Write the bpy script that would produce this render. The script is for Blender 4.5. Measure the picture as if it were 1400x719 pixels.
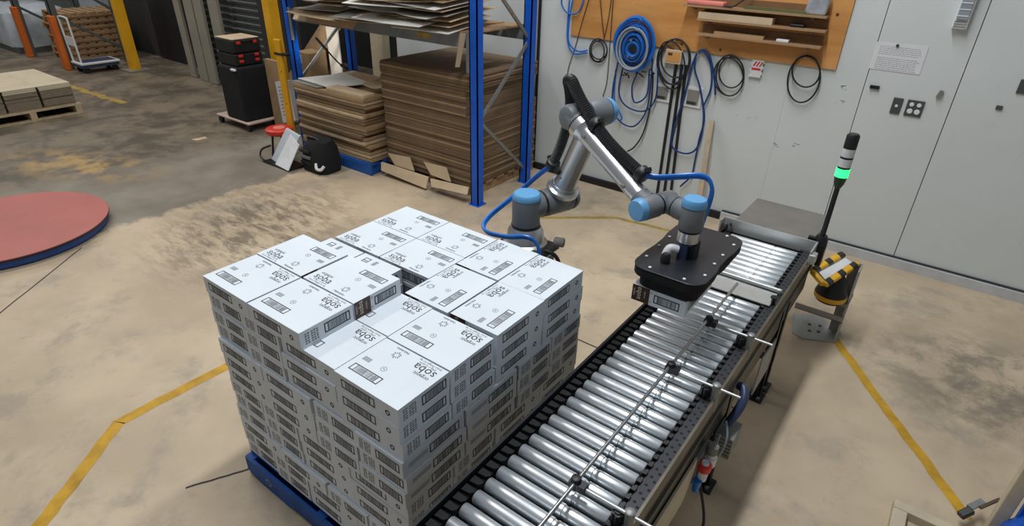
import bpy, bmesh, math, random
from mathutils import Vector as V, Matrix as M
R = random.Random(7)
for o in list(bpy.data.objects): bpy.data.objects.remove(o)
SC = bpy.context.scene; COL = SC.collection
sin, cos, pi = math.sin, math.cos, math.pi

# ------------------------------------------------------------ camera
CAMZ = 2.6; FPX = 810.976
def _rot(yaw, pit, rol):
    f = V((sin(yaw)*cos(pit), cos(yaw)*cos(pit), -sin(pit)))
    r = V((cos(yaw), -sin(yaw), 0)); u = r.cross(f)
    return cos(rol)*r+sin(rol)*u, -sin(rol)*r+cos(rol)*u, f
CR, CU, CF = _rot(-0.63203558, 0.50976333, 0.0263945)
CP = V((0, 0, CAMZ))
cd = bpy.data.cameras.new('camera'); cd.sensor_width = 36; cd.lens = FPX/1400*36; cd.clip_start = .05; cd.clip_end = 200
cam = bpy.data.objects.new('camera', cd); COL.objects.link(cam)
m3 = M((CR, CU, -CF)).transposed(); cam.matrix_world = M.Translation(CP) @ m3.to_4x4()
SC.camera = cam
def ray(x, y): return CR*((x-700)/FPX)-CU*((y-359.5)/FPX)+CF
def atz(x, y, z=0.0): d = ray(x, y); return CP+d*((z-CAMZ)/d.z)     # photograph pixel -> point on a level plane
def aty(x, y, Y=5.93): d = ray(x, y); return CP+d*(Y/d.y)            # photograph pixel -> point on a plane parallel to the back wall

# ------------------------------------------------------------ world, lamps, exposure
w = bpy.data.worlds.new('hall_ambient'); SC.world = w; w.use_nodes = True
w.node_tree.nodes['Background'].inputs[0].default_value = (.90, .95, 1.0, 1)
w.node_tree.nodes['Background'].inputs[1].default_value = .19
def area(name, loc, size, power, color=(1, 1, 1), rot=(0, 0, 0)):
    l = bpy.data.lights.new(name, 'AREA'); l.shape = 'RECTANGLE'; l.size, l.size_y = size; l.energy = power; l.color = color
    o = bpy.data.objects.new(name, l); o.location = loc; o.rotation_euler = rot; COL.objects.link(o)
area('ceiling_lamp', (-1.70, 2.6, 6.2), (.30, 4.6), 265, (.94, .97, 1))          # long batten over the cell, parallel to the conveyor
area('ceiling_lamp', (-6.9, 3.0, 6.2), (.6, 4.0), 150, (1, .96, .90))
area('ceiling_lamp', (-12.0, 3.0, 6.2), (.6, 4.0), 130, (1, .95, .88))
area('ceiling_lamp', (-17.0, 3.0, 6.2), (.6, 4.0), 130, (1, .97, .93))  # added to brighten the wrapped load at the far left
dl = bpy.data.lights.new('sheet_fill_spot', 'SPOT'); dl.energy = 150; dl.spot_size = math.radians(17); dl.spot_blend = .5; dl.shadow_soft_size = .1; dl.color = (1, .94, .84)
dlo = bpy.data.objects.new('sheet_fill_spot', dl); COL.objects.link(dlo); dlo.location = (-5.75, 3.6, 1.52); dlo.rotation_euler = (aty(456, 66, 5.56)-V((-5.75, 3.6, 1.52))).to_track_quat('-Z', 'Y').to_euler()     # added spot hung in mid-air to brighten the white sheet behind the rack
SC.view_settings.view_transform = 'Standard'; SC.view_settings.look = 'None'
SC.view_settings.exposure = 0.0; SC.view_settings.gamma = 1.0; SC.view_settings.use_curve_mapping = False

# ------------------------------------------------------------ materials
def lin(c):
    return tuple(((v/255)/12.92 if v/255 <= .04045 else ((v/255+.055)/1.055)**2.4) for v in c)+(1,)
def nd(nt, t, **k):
    n = nt.nodes.new(t)
    for a, b in k.items(): setattr(n, a, b)
    return n
def mat(name, rgb, rough=.6, metal=0.0, var=.12, scale=8.0, bump=0.0, emit=None, stretch=None, rgb2=None, alpha=None, trans=0, spec=None):
    m = bpy.data.materials.new(name); m.use_nodes = True; nt = m.node_tree; b = nt.nodes['Principled BSDF']
    b.inputs['Roughness'].default_value = rough; b.inputs['Metallic'].default_value = metal
    if spec is not None: b.inputs['Specular IOR Level'].default_value = spec
    tc = nd(nt, 'ShaderNodeTexCoord'); mp = nd(nt, 'ShaderNodeMapping'); no = nd(nt, 'ShaderNodeTexNoise')
    nt.links.new(tc.outputs['Object'], mp.inputs[0]); nt.links.new(mp.outputs[0], no.inputs['Vector'])
    if stretch: mp.inputs['Scale'].default_value = stretch
    no.inputs['Scale'].default_value = scale; no.inputs['Detail'].default_value = 5; no.inputs['Roughness'].default_value = .6
    rp = nd(nt, 'ShaderNodeValToRGB'); c = lin(rgb); d = lin(rgb2) if rgb2 else tuple(v*(1-var*1.6) for v in c[:3])+(1,)
    rp.color_ramp.elements[0].color = d; rp.color_ramp.elements[1].color = c
    rp.color_ramp.elements[0].position = .3; rp.color_ramp.elements[1].position = .62
    nt.links.new(no.outputs[0], rp.inputs[0]); nt.links.new(rp.outputs[0], b.inputs['Base Color'])
    if bump:
        bp = nd(nt, 'ShaderNodeBump'); bp.inputs['Strength'].default_value = bump; bp.inputs['Distance'].default_value = .01
        nt.links.new(no.outputs[0], bp.inputs['Height']); nt.links.new(bp.outputs[0], b.inputs['Normal'])
    if emit:
        b.inputs['Emission Color'].default_value = lin(emit[0]); b.inputs['Emission Strength'].default_value = emit[1]
    if alpha is not None: b.inputs['Alpha'].default_value = alpha
    if trans: b.inputs['Transmission Weight'].default_value = trans
    return m
K = dict(
 carton=mat('white_carton_board', (218, 226, 233), .55, var=.04, scale=3), ink=mat('black_print', (52, 54, 58), .6, var=.1),
 greyink=mat('grey_print', (118, 121, 126), .6, var=.1), brown=mat('brown_print', (70, 46, 36), .5, var=.1), paleink=mat('pale_print', (226, 214, 200), .6),
 blue=mat('blue_paint', (8, 92, 205), .4, var=.12, scale=5), bluepal=mat('blue_pallet_paint', (20, 88, 170), .6, var=.25, scale=12),
 steel=mat('brushed_steel', (190, 192, 192), .32, 1, var=.12, scale=30, stretch=(1, 12, 12)), zinc=mat('zinc_roller', (224, 230, 234), .36, .82, var=.02, scale=3),
 zplate=mat('zinc_plate', (196, 198, 196), .42, .6, var=.08, scale=6), railw=mat('worn_rail_steel', (112, 104, 92), .42, .45, var=.2, scale=8), perf=mat('perforated_black', (50, 52, 58), .5, .2, var=.1), belt=mat('chute_grey', (120, 116, 109), .7, var=.12, scale=5), stand=mat('stand_grey', (164, 164, 160), .5, .1, var=.08), dollyc=mat('dolly_board', (206, 182, 172), .6), dsteel=mat('dull_steel', (150, 147, 140), .45, 1, var=.15, scale=9), galv=mat('galvanised_grey', (150, 152, 150), .5, .6, var=.15),
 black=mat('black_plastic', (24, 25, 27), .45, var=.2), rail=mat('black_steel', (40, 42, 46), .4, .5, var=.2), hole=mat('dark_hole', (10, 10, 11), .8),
 rubber=mat('black_foam', (17, 17, 19), .85, var=.25, scale=40, bump=.3), plate=mat('gripper_plate_black', (33, 37, 43), .36, var=.1),
 alu=mat('robot_aluminium', (205, 207, 208), .28, .85, var=.05, scale=3), grey=mat('robot_grey', (112, 117, 121), .5, var=.05), lid=mat('robot_blue', (98, 160, 208), .45, var=.04),
 hose=mat('blue_hose', (26, 112, 205), .3, var=.15), dhose=mat('dark_blue_hose', (24, 62, 128), .35, var=.2), bhose=mat('black_hose', (28, 28, 32), .5), ghose=mat('grey_hose', (150, 160, 168), .4), tanhose=mat('brown_cord', (84, 62, 42), .6),
 sleeve=mat('corrugated_black', (30, 30, 33), .42, var=.2),
 wall=mat('white_panel', (208, 214, 213), .5, var=.035, scale=1.3), gap=mat('panel_gap', (60, 62, 62), .8), skirt=mat('skirting_white', (196, 198, 200), .5, var=.1, scale=5), skirtb=mat('skirting_black', (26, 26, 28), .6),
 ply=mat('plywood', (212, 154, 88), .55, var=.22, scale=2.2, stretch=(.5, 1, 2.4), rgb2=(188, 126, 62)), shelfw=mat('shelf_wood', (176, 142, 104), .6, var=.2, scale=4, stretch=(.4, 3, 3)), shelfd=mat('shelf_back', (128, 92, 58), .7, var=.15), raw=mat('raw_timber', (188, 170, 146), .7, var=.15, scale=6, stretch=(4, 4, .4)),
 card=mat('brown_card', (168, 140, 106), .8, var=.14, scale=5), card2=mat('pale_card', (202, 180, 148), .8, var=.12, scale=4), card3=mat('dark_card', (124, 102, 78), .85, var=.12, scale=6, stretch=(1, 1, 6)), cardw=mat('white_card', (222, 221, 216), .7, var=.06, scale=4), cardg=mat('grey_card', (140, 136, 130), .8, var=.1),
 yellow=mat('yellow_paint', (232, 172, 22), .45, var=.12, scale=4), line=mat('floor_line_yellow', (206, 158, 34), .6, var=.25, scale=7), linew=mat('worn_line_yellow', (176, 148, 70), .7, var=.3, scale=9),
 orange=mat('orange_guard', (214, 108, 34), .5, var=.12), rackg=mat('rack_grey', (92, 98, 98), .55, .2, var=.15), beamg=mat('beam_grey', (126, 132, 136), .5, .2, var=.12),
 wood=mat('pallet_wood', (176, 142, 104), .8, var=.25, scale=7, stretch=(1, 4, 4)), woodp=mat('pale_pallet_wood', (196, 176, 142), .8, var=.2, scale=7), pcard=mat('cream_card', (204, 192, 166), .75, var=.08, scale=3), pside=mat('weathered_card', (142, 130, 110), .85, var=.2, scale=14, stretch=(1, 1, 5)),
 wrap=mat('stretch_wrap', (196, 204, 212), .3, var=.2, scale=3, bump=.6), red=mat('turntable_red', (186, 102, 92), .45, var=.12, scale=1.5), tblue=mat('turntable_blue', (24, 66, 136), .45, var=.15),
 redp=mat('red_plastic', (214, 50, 36), .4), white=mat('white_plastic', (222, 224, 226), .4, var=.04), cream=mat('cream_paint', (206, 192, 164), .55, var=.12, scale=9), clear=mat('cloudy_plastic', (196, 206, 214), .25, var=.1, scale=4),
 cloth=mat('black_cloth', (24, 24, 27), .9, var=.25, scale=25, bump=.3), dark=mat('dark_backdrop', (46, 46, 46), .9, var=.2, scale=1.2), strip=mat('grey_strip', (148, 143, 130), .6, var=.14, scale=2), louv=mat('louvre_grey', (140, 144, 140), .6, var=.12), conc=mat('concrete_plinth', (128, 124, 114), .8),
 green=mat('green_lamp', (90, 255, 170), .3, emit=((30, 255, 105), 2.2)), lampw=mat('lamp_white', (214, 218, 218), .35), dgreen=mat('green_tint_plastic', (16, 60, 36), .35), darkblue=mat('dark_blue_plastic', (52, 66, 98), .4, var=.1), navy=mat('navy_cloth', (30, 34, 54), .8),
 pink=mat('pink_plastic', (222, 132, 120), .5), olive=mat('olive_rod', (96, 104, 66), .6), foil=mat('silver_bag', (186, 190, 196), .3, .4, var=.2, scale=14, bump=.4), outlet=mat('outlet_dark', (74, 76, 78), .5), sun=mat('bright_sheet', (244, 238, 226), .6, var=.03),
)
# hazard tape: diagonal black and yellow
def hazard():
    m = bpy.data.materials.new('hazard_tape'); m.use_nodes = True; nt = m.node_tree; b = nt.nodes['Principled BSDF']; b.inputs['Roughness'].default_value = .4
    tc = nd(nt, 'ShaderNodeTexCoord'); wv = nd(nt, 'ShaderNodeTexWave'); wv.bands_direction = 'DIAGONAL'; wv.inputs['Scale'].default_value = 3.0
    rp = nd(nt, 'ShaderNodeValToRGB'); rp.color_ramp.interpolation = 'CONSTANT'
    rp.color_ramp.elements[0].color = lin((30, 28, 24)); rp.color_ramp.elements[1].color = lin((236, 178, 20)); rp.color_ramp.elements[1].position = .36
    nt.links.new(tc.outputs['Object'], wv.inputs['Vector']); nt.links.new(wv.outputs[0], rp.inputs[0]); nt.links.new(rp.outputs[0], b.inputs['Base Color']); return m
K['hazard'] = hazard()

# ------------------------------------------------------------ mesh builder
def frame(d):
    d = d.normalized(); a = V((0, 0, 1)) if abs(d.z) < .9 else V((1, 0, 0)); x = d.cross(a).normalized(); return x, d.cross(x).normalized(), d
class MB:
    def __init__(s): s.v, s.f = [], []
    def add(s, vs, fs):
        n = len(s.v); s.v += [V(p) for p in vs]; s.f += [tuple(i+n for i in f) for f in fs]; return s
    def hexa(s, p):   # 8 points, bottom loop then top loop
        return s.add(p, [(3, 2, 1, 0), (4, 5, 6, 7), (0, 1, 5, 4), (1, 2, 6, 5), (2, 3, 7, 6), (3, 0, 4, 7)])
    def box(s, x0, x1, y0, y1, z0, z1, rz=0, piv=None):
        p = [V((x, y, z)) for z in (z0, z1) for x, y in ((x0, y0), (x1, y0), (x1, y1), (x0, y1))]
        if rz:
            c = V(piv or ((x0+x1)/2, (y0+y1)/2, 0)); r = M.Rotation(rz, 3, 'Z'); p = [r @ (q-c)+c for q in p]
        return s.hexa(p)
    def bar(s, a, b, w, h, up=None):     # square bar from a to b
        a, b = V(a), V(b); d = (b-a).normalized(); u = V(up) if up else (V((0, 0, 1)) if abs(d.z) < .95 else V((0, 1, 0)))
        x = d.cross(u).normalized(); y = x.cross(d).normalized(); x *= w/2; y *= h/2
        return s.hexa([a-x-y, a+x-y, a+x+y, a-x+y, b-x-y, b+x-y, b+x+y, b-x+y])
    def lathe(s, o, d, prof, n=24):      # prof: (distance along d, radius)
        o = V(o); x, y, d = frame(V(d)); vs, fs = [], []
        for t, r in prof:
            for k in range(n): a = 2*pi*k/n; vs.append(o+d*t+(x*cos(a)+y*sin(a))*r)
        for j in range(len(prof)-1):
            for k in range(n): fs.append((j*n+k, j*n+(k+1) % n, (j+1)*n+(k+1) % n, (j+1)*n+k))
        fs.append(tuple(range(n))[::-1]); L = len(prof)-1; fs.append(tuple(L*n+k for k in range(n)))
        return s.add(vs, fs)
    def cyl(s, a, b, r, n=16, r2=None): a, b = V(a), V(b); return s.lathe(a, b-a, [(0, r), ((b-a).length, r if r2 is None else r2)], n)
    def rcyl(s, a, b, r, n=28, e=.012):
        a, b = V(a), V(b); L = (b-a).length; return s.lathe(a, b-a, [(0, r-e), (e*.3, r-e*.35), (e, r), (L-e, r), (L-e*.3, r-e*.35), (L, r-e)], n)
    def tube(s, pts, r, n=8, rf=None, close=False):
        pts = [V(p) for p in pts]; N = len(pts); vs, fs = [], []; x = None
        for i, p in enumerate(pts):
            d = (pts[(i+1) % N]-pts[i-1]) if close else (pts[min(i+1, N-1)]-pts[max(i-1, 0)])
            if d.length < 1e-9: d = V((0, 0, 1))
            d.normalize()
            if x is None: x = frame(d)[0]
            x = (x-d*x.dot(d)); x = x.normalized() if x.length > 1e-6 else frame(d)[0]; y = d.cross(x); rr = rf(i) if rf else r
            for k in range(n): a = 2*pi*k/n; vs.append(p+(x*cos(a)+y*sin(a))*rr)
        for i in range(N if close else N-1):
            j = (i+1) % N
            for k in range(n): fs.append((i*n+k, i*n+(k+1) % n, j*n+(k+1) % n, j*n+k))
        if not close: fs.append(tuple(range(n))[::-1]); fs.append(tuple((N-1)*n+k for k in range(n)))
        return s.add(vs, fs)
    def prism(s, poly, h, base=None):    # poly: points (3D) extruded by vector h
        p = [V(q) for q in poly]; h = V(h); n = len(p)
        return s.add(p+[q+h for q in p], [tuple(range(n))[::-1], tuple(range(n, 2*n))]+[(i, (i+1) % n, n+(i+1) % n, n+i) for i in range(n)])
    def quad(s, a, b, c, d): return s.add([a, b, c, d], [(0, 1, 2, 3)])
    def mesh(s, name, m, off=V((0, 0, 0)), smooth=False):
        me = bpy.data.meshes.new(name); me.from_pydata([v-off for v in s.v], [], s.f)
        bm = bmesh.new(); bm.from_mesh(me); bmesh.ops.recalc_face_normals(bm, faces=bm.faces); bm.to_mesh(me); bm.free()
        me.materials.append(m if not isinstance(m, str) else K[m])
        if smooth:
            for p in me.polygons: p.use_smooth = True
            try: me.set_sharp_from_angle(angle=math.radians(38))
            except Exception: pass
        return me
    def build(s, name, m, parent=None, smooth=False, bevel=0):
        if parent is None:
            lo = [min(v[i] for v in s.v) for i in range(3)]; hi = [max(v[i] for v in s.v) for i in range(3)]; org = V(((lo[0]+hi[0])/2, (lo[1]+hi[1])/2, lo[2]))
        else: org = wloc(parent)
        o = bpy.data.objects.new(name, s.mesh(name, m, org, smooth)); COL.objects.link(o)
        if parent is None: o.location = org
        else: o.parent = parent
        if bevel:
            b = o.modifiers.new('bevel', 'BEVEL'); b.width = bevel; b.segments = 2; b.limit_method = 'ANGLE'
        return o
def wloc(o):
    p = V((0, 0, 0))
    while o: p += o.location; o = o.parent
    return p
def tag(o, label, cat, group=None):
    o['label'] = label; o['category'] = cat
    if group: o['group'] = group
    return o
def thing(name, label, cat, loc, group=None):
    o = bpy.data.objects.new(name, None); o.empty_display_size = .1; COL.objects.link(o); o.location = loc; return tag(o, label, cat, group)
def struct(o): o['kind'] = 'structure'; return o
def dup(o, name, parent, delta):         # a piece that shares its mesh
    c = o.copy(); COL.objects.link(c); c.parent = parent; c.location = o.location+V(delta); return c
def spline(pts, n=6):
    P = [V(p) for p in pts]; P = [2*P[0]-P[1]]+P+[2*P[-1]-P[-2]]; out = []
    for i in range(1, len(P)-2):
        a, b, c, d = P[i-1:i+3]
        for k in range(n):
            t = k/n; out.append(.5*((2*b)+(c-a)*t+(2*a-5*b+4*c-d)*t*t+(3*b-a-3*c+d)*t*t*t))
    return out+[P[-2]]
_tx = {}
def text(s, size, align='CENTER'):       # lettering as flat polygons in xy
    k = (s, size, align)
    if k not in _tx:
        c = bpy.data.curves.new('lettering', 'FONT'); c.body = s; c.size = size; c.align_x = align; c.align_y = 'CENTER'; c.resolution_u = 2
        o = bpy.data.objects.new('lettering', c); me = bpy.data.meshes.new_from_object(o)
        _tx[k] = ([v.co.copy() for v in me.vertices], [tuple(p.vertices) for p in me.polygons]); bpy.data.objects.remove(o); bpy.data.meshes.remove(me)
    return _tx[k]
def put(mb, s, size, o, ux, uy, align='CENTER'):
    vs, fs = text(s, size, align); o, ux, uy = V(o), V(ux), V(uy); mb.add([o+ux*v.x+uy*v.y for v in vs], fs)

# ------------------------------------------------------------ floor
def floor_mat():
    m = bpy.data.materials.new('worn_painted_concrete'); m.use_nodes = True; nt = m.node_tree; b = nt.nodes['Principled BSDF']; L = nt.links
    tc = nd(nt, 'ShaderNodeTexCoord'); sp = nd(nt, 'ShaderNodeSeparateXYZ'); L.new(tc.outputs['Object'], sp.inputs[0])
    def noise(sc, det=6, rough=.62, st=None, dist=0):
        n = nd(nt, 'ShaderNodeTexNoise'); n.inputs['Scale'].default_value = sc; n.inputs['Detail'].default_value = det; n.inputs['Roughness'].default_value = rough; n.inputs['Distortion'].default_value = dist
        mp = nd(nt, 'ShaderNodeMapping'); L.new(tc.outputs['Object'], mp.inputs[0]); L.new(mp.outputs[0], n.inputs['Vector'])
        if st: mp.inputs['Scale'].default_value = st[:3]; mp.inputs['Rotation'].default_value = (0, 0, st[3])
        return n.outputs[0]
    def mth(op, a, c=None, cl=False):
        n = nd(nt, 'ShaderNodeMath', operation=op, use_clamp=cl)
        for i, x in enumerate((a, c)):
            if x is None: continue
            if isinstance(x, (int, float)): n.inputs[i].default_value = x
            else: L.new(x, n.inputs[i])
        return n.outputs[0]
    def ramp(x, a, c):
        n = nd(nt, 'ShaderNodeMapRange'); n.interpolation_type = 'SMOOTHSTEP'; L.new(x, n.inputs[0]); n.inputs[1].default_value = a; n.inputs[2].default_value = c; return n.outputs[0]
    def mix(fac, a, c):
        n = nd(nt, 'ShaderNodeMix', data_type='RGBA'); L.new(fac, n.inputs[0])
        for i, x in ((6, a), (7, c)):
            if isinstance(x, tuple): n.inputs[i].default_value = x
            else: L.new(x, n.inputs[i])
        return n.outputs[2]
    def blob(cx, cy, rx, ry, rot=0):      # soft elliptical stain
        mp = nd(nt, 'ShaderNodeMapping', vector_type='TEXTURE'); L.new(tc.outputs['Object'], mp.inputs[0]); mp.inputs['Location'].default_value = (cx, cy, 0); mp.inputs['Scale'].default_value = (rx, ry, 1); mp.inputs['Rotation'].default_value = (0, 0, rot)
        v = nd(nt, 'ShaderNodeVectorMath', operation='LENGTH'); L.new(mp.outputs[0], v.inputs[0]); return ramp(v.outputs['Value'], 1.0, .25)
    n1 = noise(.9, 5); n2 = noise(5, 8, .7); n3 = noise(4.2, 9, .74, (.7, 2.2, 1, .55), .3)
    tan = mix(ramp(n1, .35, .68), lin((183, 164, 138)), lin((206, 187, 159)))
    tan = mix(ramp(n2, .56, .74), tan, lin((174, 157, 134)))
    tan = mix(mth('MULTIPLY', ramp(noise(1.5, 8, .7, None, .2), .50, .66), .7), tan, lin((156, 145, 129)))
    grey = mix(ramp(n1, .35, .65), lin((118, 110, 98)), lin((146, 138, 124)))
    dgr = mix(ramp(noise(1.7, 8, .7, None, .4), .38, .62), lin((84, 76, 64)), lin((128, 116, 98)))
    X = mth('ADD', sp.outputs[0], mth('MULTIPLY', mth('SUBTRACT', n2, .5), .55))
    X = mth('ADD', X, mth('MULTIPLY', mth('SUBTRACT', n1, .5), .5))
    c = mix(ramp(X, -6.05, -6.2), tan, grey)
    X2 = mth('ADD', X, mth('MULTIPLY', mth('SUBTRACT', noise(.8, 4), .5), 1.6))
    c = mix(ramp(X2, -7.4, -8.1), c, dgr)
    c = mix(mth('MULTIPLY', blob(-8.3, 2.35, 1.5, .6, .35), ramp(noise(2.4, 6), .42, .6)), c, lin((176, 146, 92)))
    # dark scuffing where the paint has worn through
    s1 = mth('MULTIPLY', blob(-5.15, 2.75, 1.25, 1.5, .6), ramp(n3, .42, .60)); c = mix(mth('MULTIPLY', s1, .78), c, lin((98, 88, 72)))
    s2 = mth('MULTIPLY', blob(.8, 4.45, 1.05, .95, .3), ramp(noise(2.8, 9, .74, None, .2), .40, .60)); c = mix(mth('MULTIPLY', s2, .8), c, lin((112, 104, 92)))
    s3 = mth('MULTIPLY', blob(-3.2, 5.25, 1.5, .55, 0), ramp(n2, .35, .7)); c = mix(mth('MULTIPLY', s3, .6), c, lin((140, 126, 102)))
    s4 = ramp(noise(3.4, 7, .7), .66, .76); c = mix(mth('MULTIPLY', s4, .5), c, lin((112, 98, 76)))
    L.new(c, b.inputs['Base Color']); rr = nd(nt, 'ShaderNodeMapRange'); L.new(n1, rr.inputs[0]); rr.inputs[3].default_value = .42; rr.inputs[4].default_value = .62; L.new(rr.outputs[0], b.inputs['Roughness'])
    bp = nd(nt, 'ShaderNodeBump'); bp.inputs['Strength'].default_value = .12; bp.inputs['Distance'].default_value = .004; L.new(n2, bp.inputs['Height']); L.new(bp.outputs[0], b.inputs['Normal'])
    return m
K['floor'] = floor_mat()
fl = bpy.data.objects.new('floor', MB().box(-24, 4, -3, 9, -.1, 0).mesh('floor', 'floor')); COL.objects.link(fl); struct(fl)
def stripe(pts, wd, m='line', name='painted_line'):
    mb = MB()
    P = [V((p[0], p[1], .0012)) for p in pts]; lo, hi = [], []
    for i, p in enumerate(P):
        d = (P[min(i+1, len(P)-1)]-P[max(i-1, 0)]).normalized(); nrm = V((-d.y, d.x, 0))*wd/2; lo.append(p-nrm); hi.append(p+nrm)
    for i in range(len(P)-1): mb.quad(lo[i], lo[i+1], hi[i+1], hi[i])
    return mb.build(name, m, fl)
def ragged(a, b, n=14, j=.006): a, b = V(a), V(b); return [a.lerp(b, i/n)+V((R.uniform(-j, j), R.uniform(-j, j), 0)) for i in range(n+1)]
stripe(ragged((-2.7, -.15, 0), (-3.39, .72, 0))+ragged((-3.39, .74, 0), (-3.37, 2.2, 0)), .075)
stripe(ragged((-.36, 4.6, 0), (.71, 3.08, 0), 20), .062)
stripe(ragged((-3.3, 4.55, 0), (-2.5, 5.22, 0)), .05, 'linew'); stripe(ragged((-2.5, 5.22, 0), (-1.5, 5.35, 0)), .05, 'linew')
stripe(ragged((-12.9, 3.9, 0), (-10.9, 4.0, 0), 20, .03), .12, 'linew')
for a, b in (((-2.62, .72), (-2.47, 1.0)), ((-5.2, .6), (-5.95, 1.5)), ((-2.4, 3.14), (-.5, 3.14))): stripe(ragged((*a, 0), (*b, 0), 8, .002), .012, 'gap', 'floor_joint')

# ------------------------------------------------------------ back wall of insulated panels
WY = 5.93
wb = struct(MB().box(-4.03, 4, WY+.05, WY+.2, 0, 3.6).build('wall_back', 'gap'))
edges = [-4.03, -2.62, -1.28, -.676, -.03, 1.25, 2.6, 4.0]
for a, b in zip(edges, edges[1:]): (lambda g0, g1: MB().box(a+g0, b-g1, WY, WY+.06, 0.02, 3.6))(*[.0005 if q_ in (-2.62, -1.28) else .003 for q_ in (a, b)]).build('panel', 'wall', wb)
MB().box(-4.06, -4.028, WY-.012, WY+.2, 0, 3.6).build('corner_trim', 'skirtb', wb)
sk = struct(MB().box(-1.62, 4, WY-.045, WY-.002, 0, .085).build('baseboard_back', 'skirt'))
struct(MB().box(-4.03, -1.62, WY-.04, WY-.002, 0, .075).build('trim_1', 'skirtb')); struct(MB().box(-1.62, 4, WY-.02, WY-.001, .085, .1).build('trim_2', 'gap'))
# scuff marks and hooks stay on the wall as small printed marks
for px, py, l in ((1020, 160, .3), (1148, 140, .1), (1153, 120, .06), (1085, 198, .05), (1060, 198, .04), (1360, 172, .1)):
    p = aty(px, py, WY-.0012); mb = MB()
    for k in range(7):
        q = p+V((R.uniform(-l/2, l/2), 0, R.uniform(-.016, .016))); s = R.uniform(.004, .016); mb.quad(q, q+V((s*1.6, 0, .002)), q+V((s*1.5, 0, s*.35)), q+V((s*.2, 0, s*.3)))
    mb.build('scuff_mark', 'outlet' if l < .08 else 'cardg', wb)['kind'] = 'stuff'

# walls and openings behind the racking
WL = 6.02
wr = struct(MB().box(-6.5, -4.06, WL, WL+.12, 0, 3.6).build('wall_left', 'wall'))
struct(MB().box(-7.05, -6.78, WL, WL+.12, 0, 3.6).build('trim_3', 'cream'))
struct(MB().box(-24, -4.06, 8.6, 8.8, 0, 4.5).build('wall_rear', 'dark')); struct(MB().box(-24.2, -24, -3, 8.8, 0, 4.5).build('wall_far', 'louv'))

# ------------------------------------------------------------ cartons on the pallet
CL, CW, CH = .342, .262, .0825
def barcode(mb, o, ux, uy, l, h, fr=.0058, seed=0, bars=None):
    o, ux, uy = V(o), V(ux), V(uy); rr = random.Random(seed)
    def rect(a, b, c, d): mb.quad(o+ux*a+uy*c, o+ux*b+uy*c, o+ux*b+uy*d, o+ux*a+uy*d)
    def rect2(a, b, c, d): bars.quad(o+ux*a+uy*c, o+ux*b+uy*c, o+ux*b+uy*d, o+ux*a+uy*d)
    rect(0, l, 0, fr); rect(0, l, h-fr, h); rect(0, fr, fr, h-fr); rect(l-fr, l, fr, h-fr); rect(.13*l, .13*l+fr*.7, fr, h-fr); rect(.87*l-fr*.7, .87*l, fr, h-fr)
    x = .17*l
    while x < .84*l:
        t = rr.choice((.0016, .0024, .004)); (rect if bars is None else rect2)(x, x+t, h*.16, h*.84); x += t+rr.choice((.0016, .0024, .0034))
def ring(mb, o, ux, uy, r, t, n=14):
    o, ux, uy = V(o), V(ux), V(uy)
    for k in range(n):
        a, b = 2*pi*k/n, 2*pi*(k+1)/n
        f = lambda g, q: o+ux*cos(g)*q+uy*sin(g)*q
        mb.quad(f(a, r-t), f(b, r-t), f(b, r), f(a, r))
def flower(mb, o, r):
    o = V(o)
    for k in range(12):
        a = 2*pi*k/12; d = V((cos(a), sin(a), 0)); n = V((-d.y, d.x, 0)); p = o+d*r*.35; q = o+d*r*(1 if k % 2 else .8); mb.add([p, p+(q-p)*.6+n*r*.09, q, p+(q-p)*.6-n*r*.09], [(0, 1, 2, 3)])
e = .0006
body = MB().box(-CL/2, CL/2, -CW/2, CW/2, 0, CH).mesh('carton', 'carton')
ink = MB(); gi = MB(); zt = CH+e
U = lambda u, v: V((-CL/2+u*CL, -CW/2+v*CW, zt))
barcode(ink, U(.08, .165), (1, 0, 0), (0, 1, 0), .45*CL, .15*CW, .0042, 1, gi)
put(ink, 'soba', .058, U(.77, .805), (-1, 0, 0), (0, -1, 0)); put(ink, 'organic', .026, U(.80, .685), (-1, 0, 0), (0, -1, 0))
put(gi, '270g x 12 packs', .0135, U(.75, .90), (-1, 0, 0), (0, -1, 0)); put(gi, 'Gross Weight 4.1 kg', .0135, U(.76, .955), (-1, 0, 0), (0, -1, 0))
flower(ink, U(.335, .80), .023); put(ink, 'Hakubaku', .017, U(.335, .935), (-1, 0, 0), (0, -1, 0))
ring(ink, U(.405, .465), (1, 0, 0), (0, 1, 0), .013, .0015); put(ink, '30', .01, U(.405, .465), (1, 0, 0), (0, 1, 0))
for k in range(4): o_ = U(.075, .43+k*.022); gi.quad(o_, o_+V((.04, 0, 0)), o_+V((.04, .003, 0)), o_+V((0, .003, 0)))
X1, Y1, Z1 = V((1, 0, 0)), V((0, 1, 0)), V((0, 0, 1))
# long side with dot (-y)
barcode(ink, (-CL/2+.035, -CW/2-e, .022), X1, Z1, .185, .042, seed=2)
ring(ink, (CL/2-.055, -CW/2-e, .04), X1, Z1, .0125, .0062)
# long side (+y)
barcode(ink, (CL/2-.24, CW/2+e, .022), -X1, Z1, .08, .042, seed=3) if False else barcode(ink, (-CL/2+.20, CW/2+e, .02), -X1, Z1, .17, .045, seed=3)
for k in range(3): o_ = V((CL/2-.03, CW/2+e, .056-k*.008)); gi.quad(o_, o_-X1*.1, o_-X1*.1-Z1*.003, o_-Z1*.003)
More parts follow.
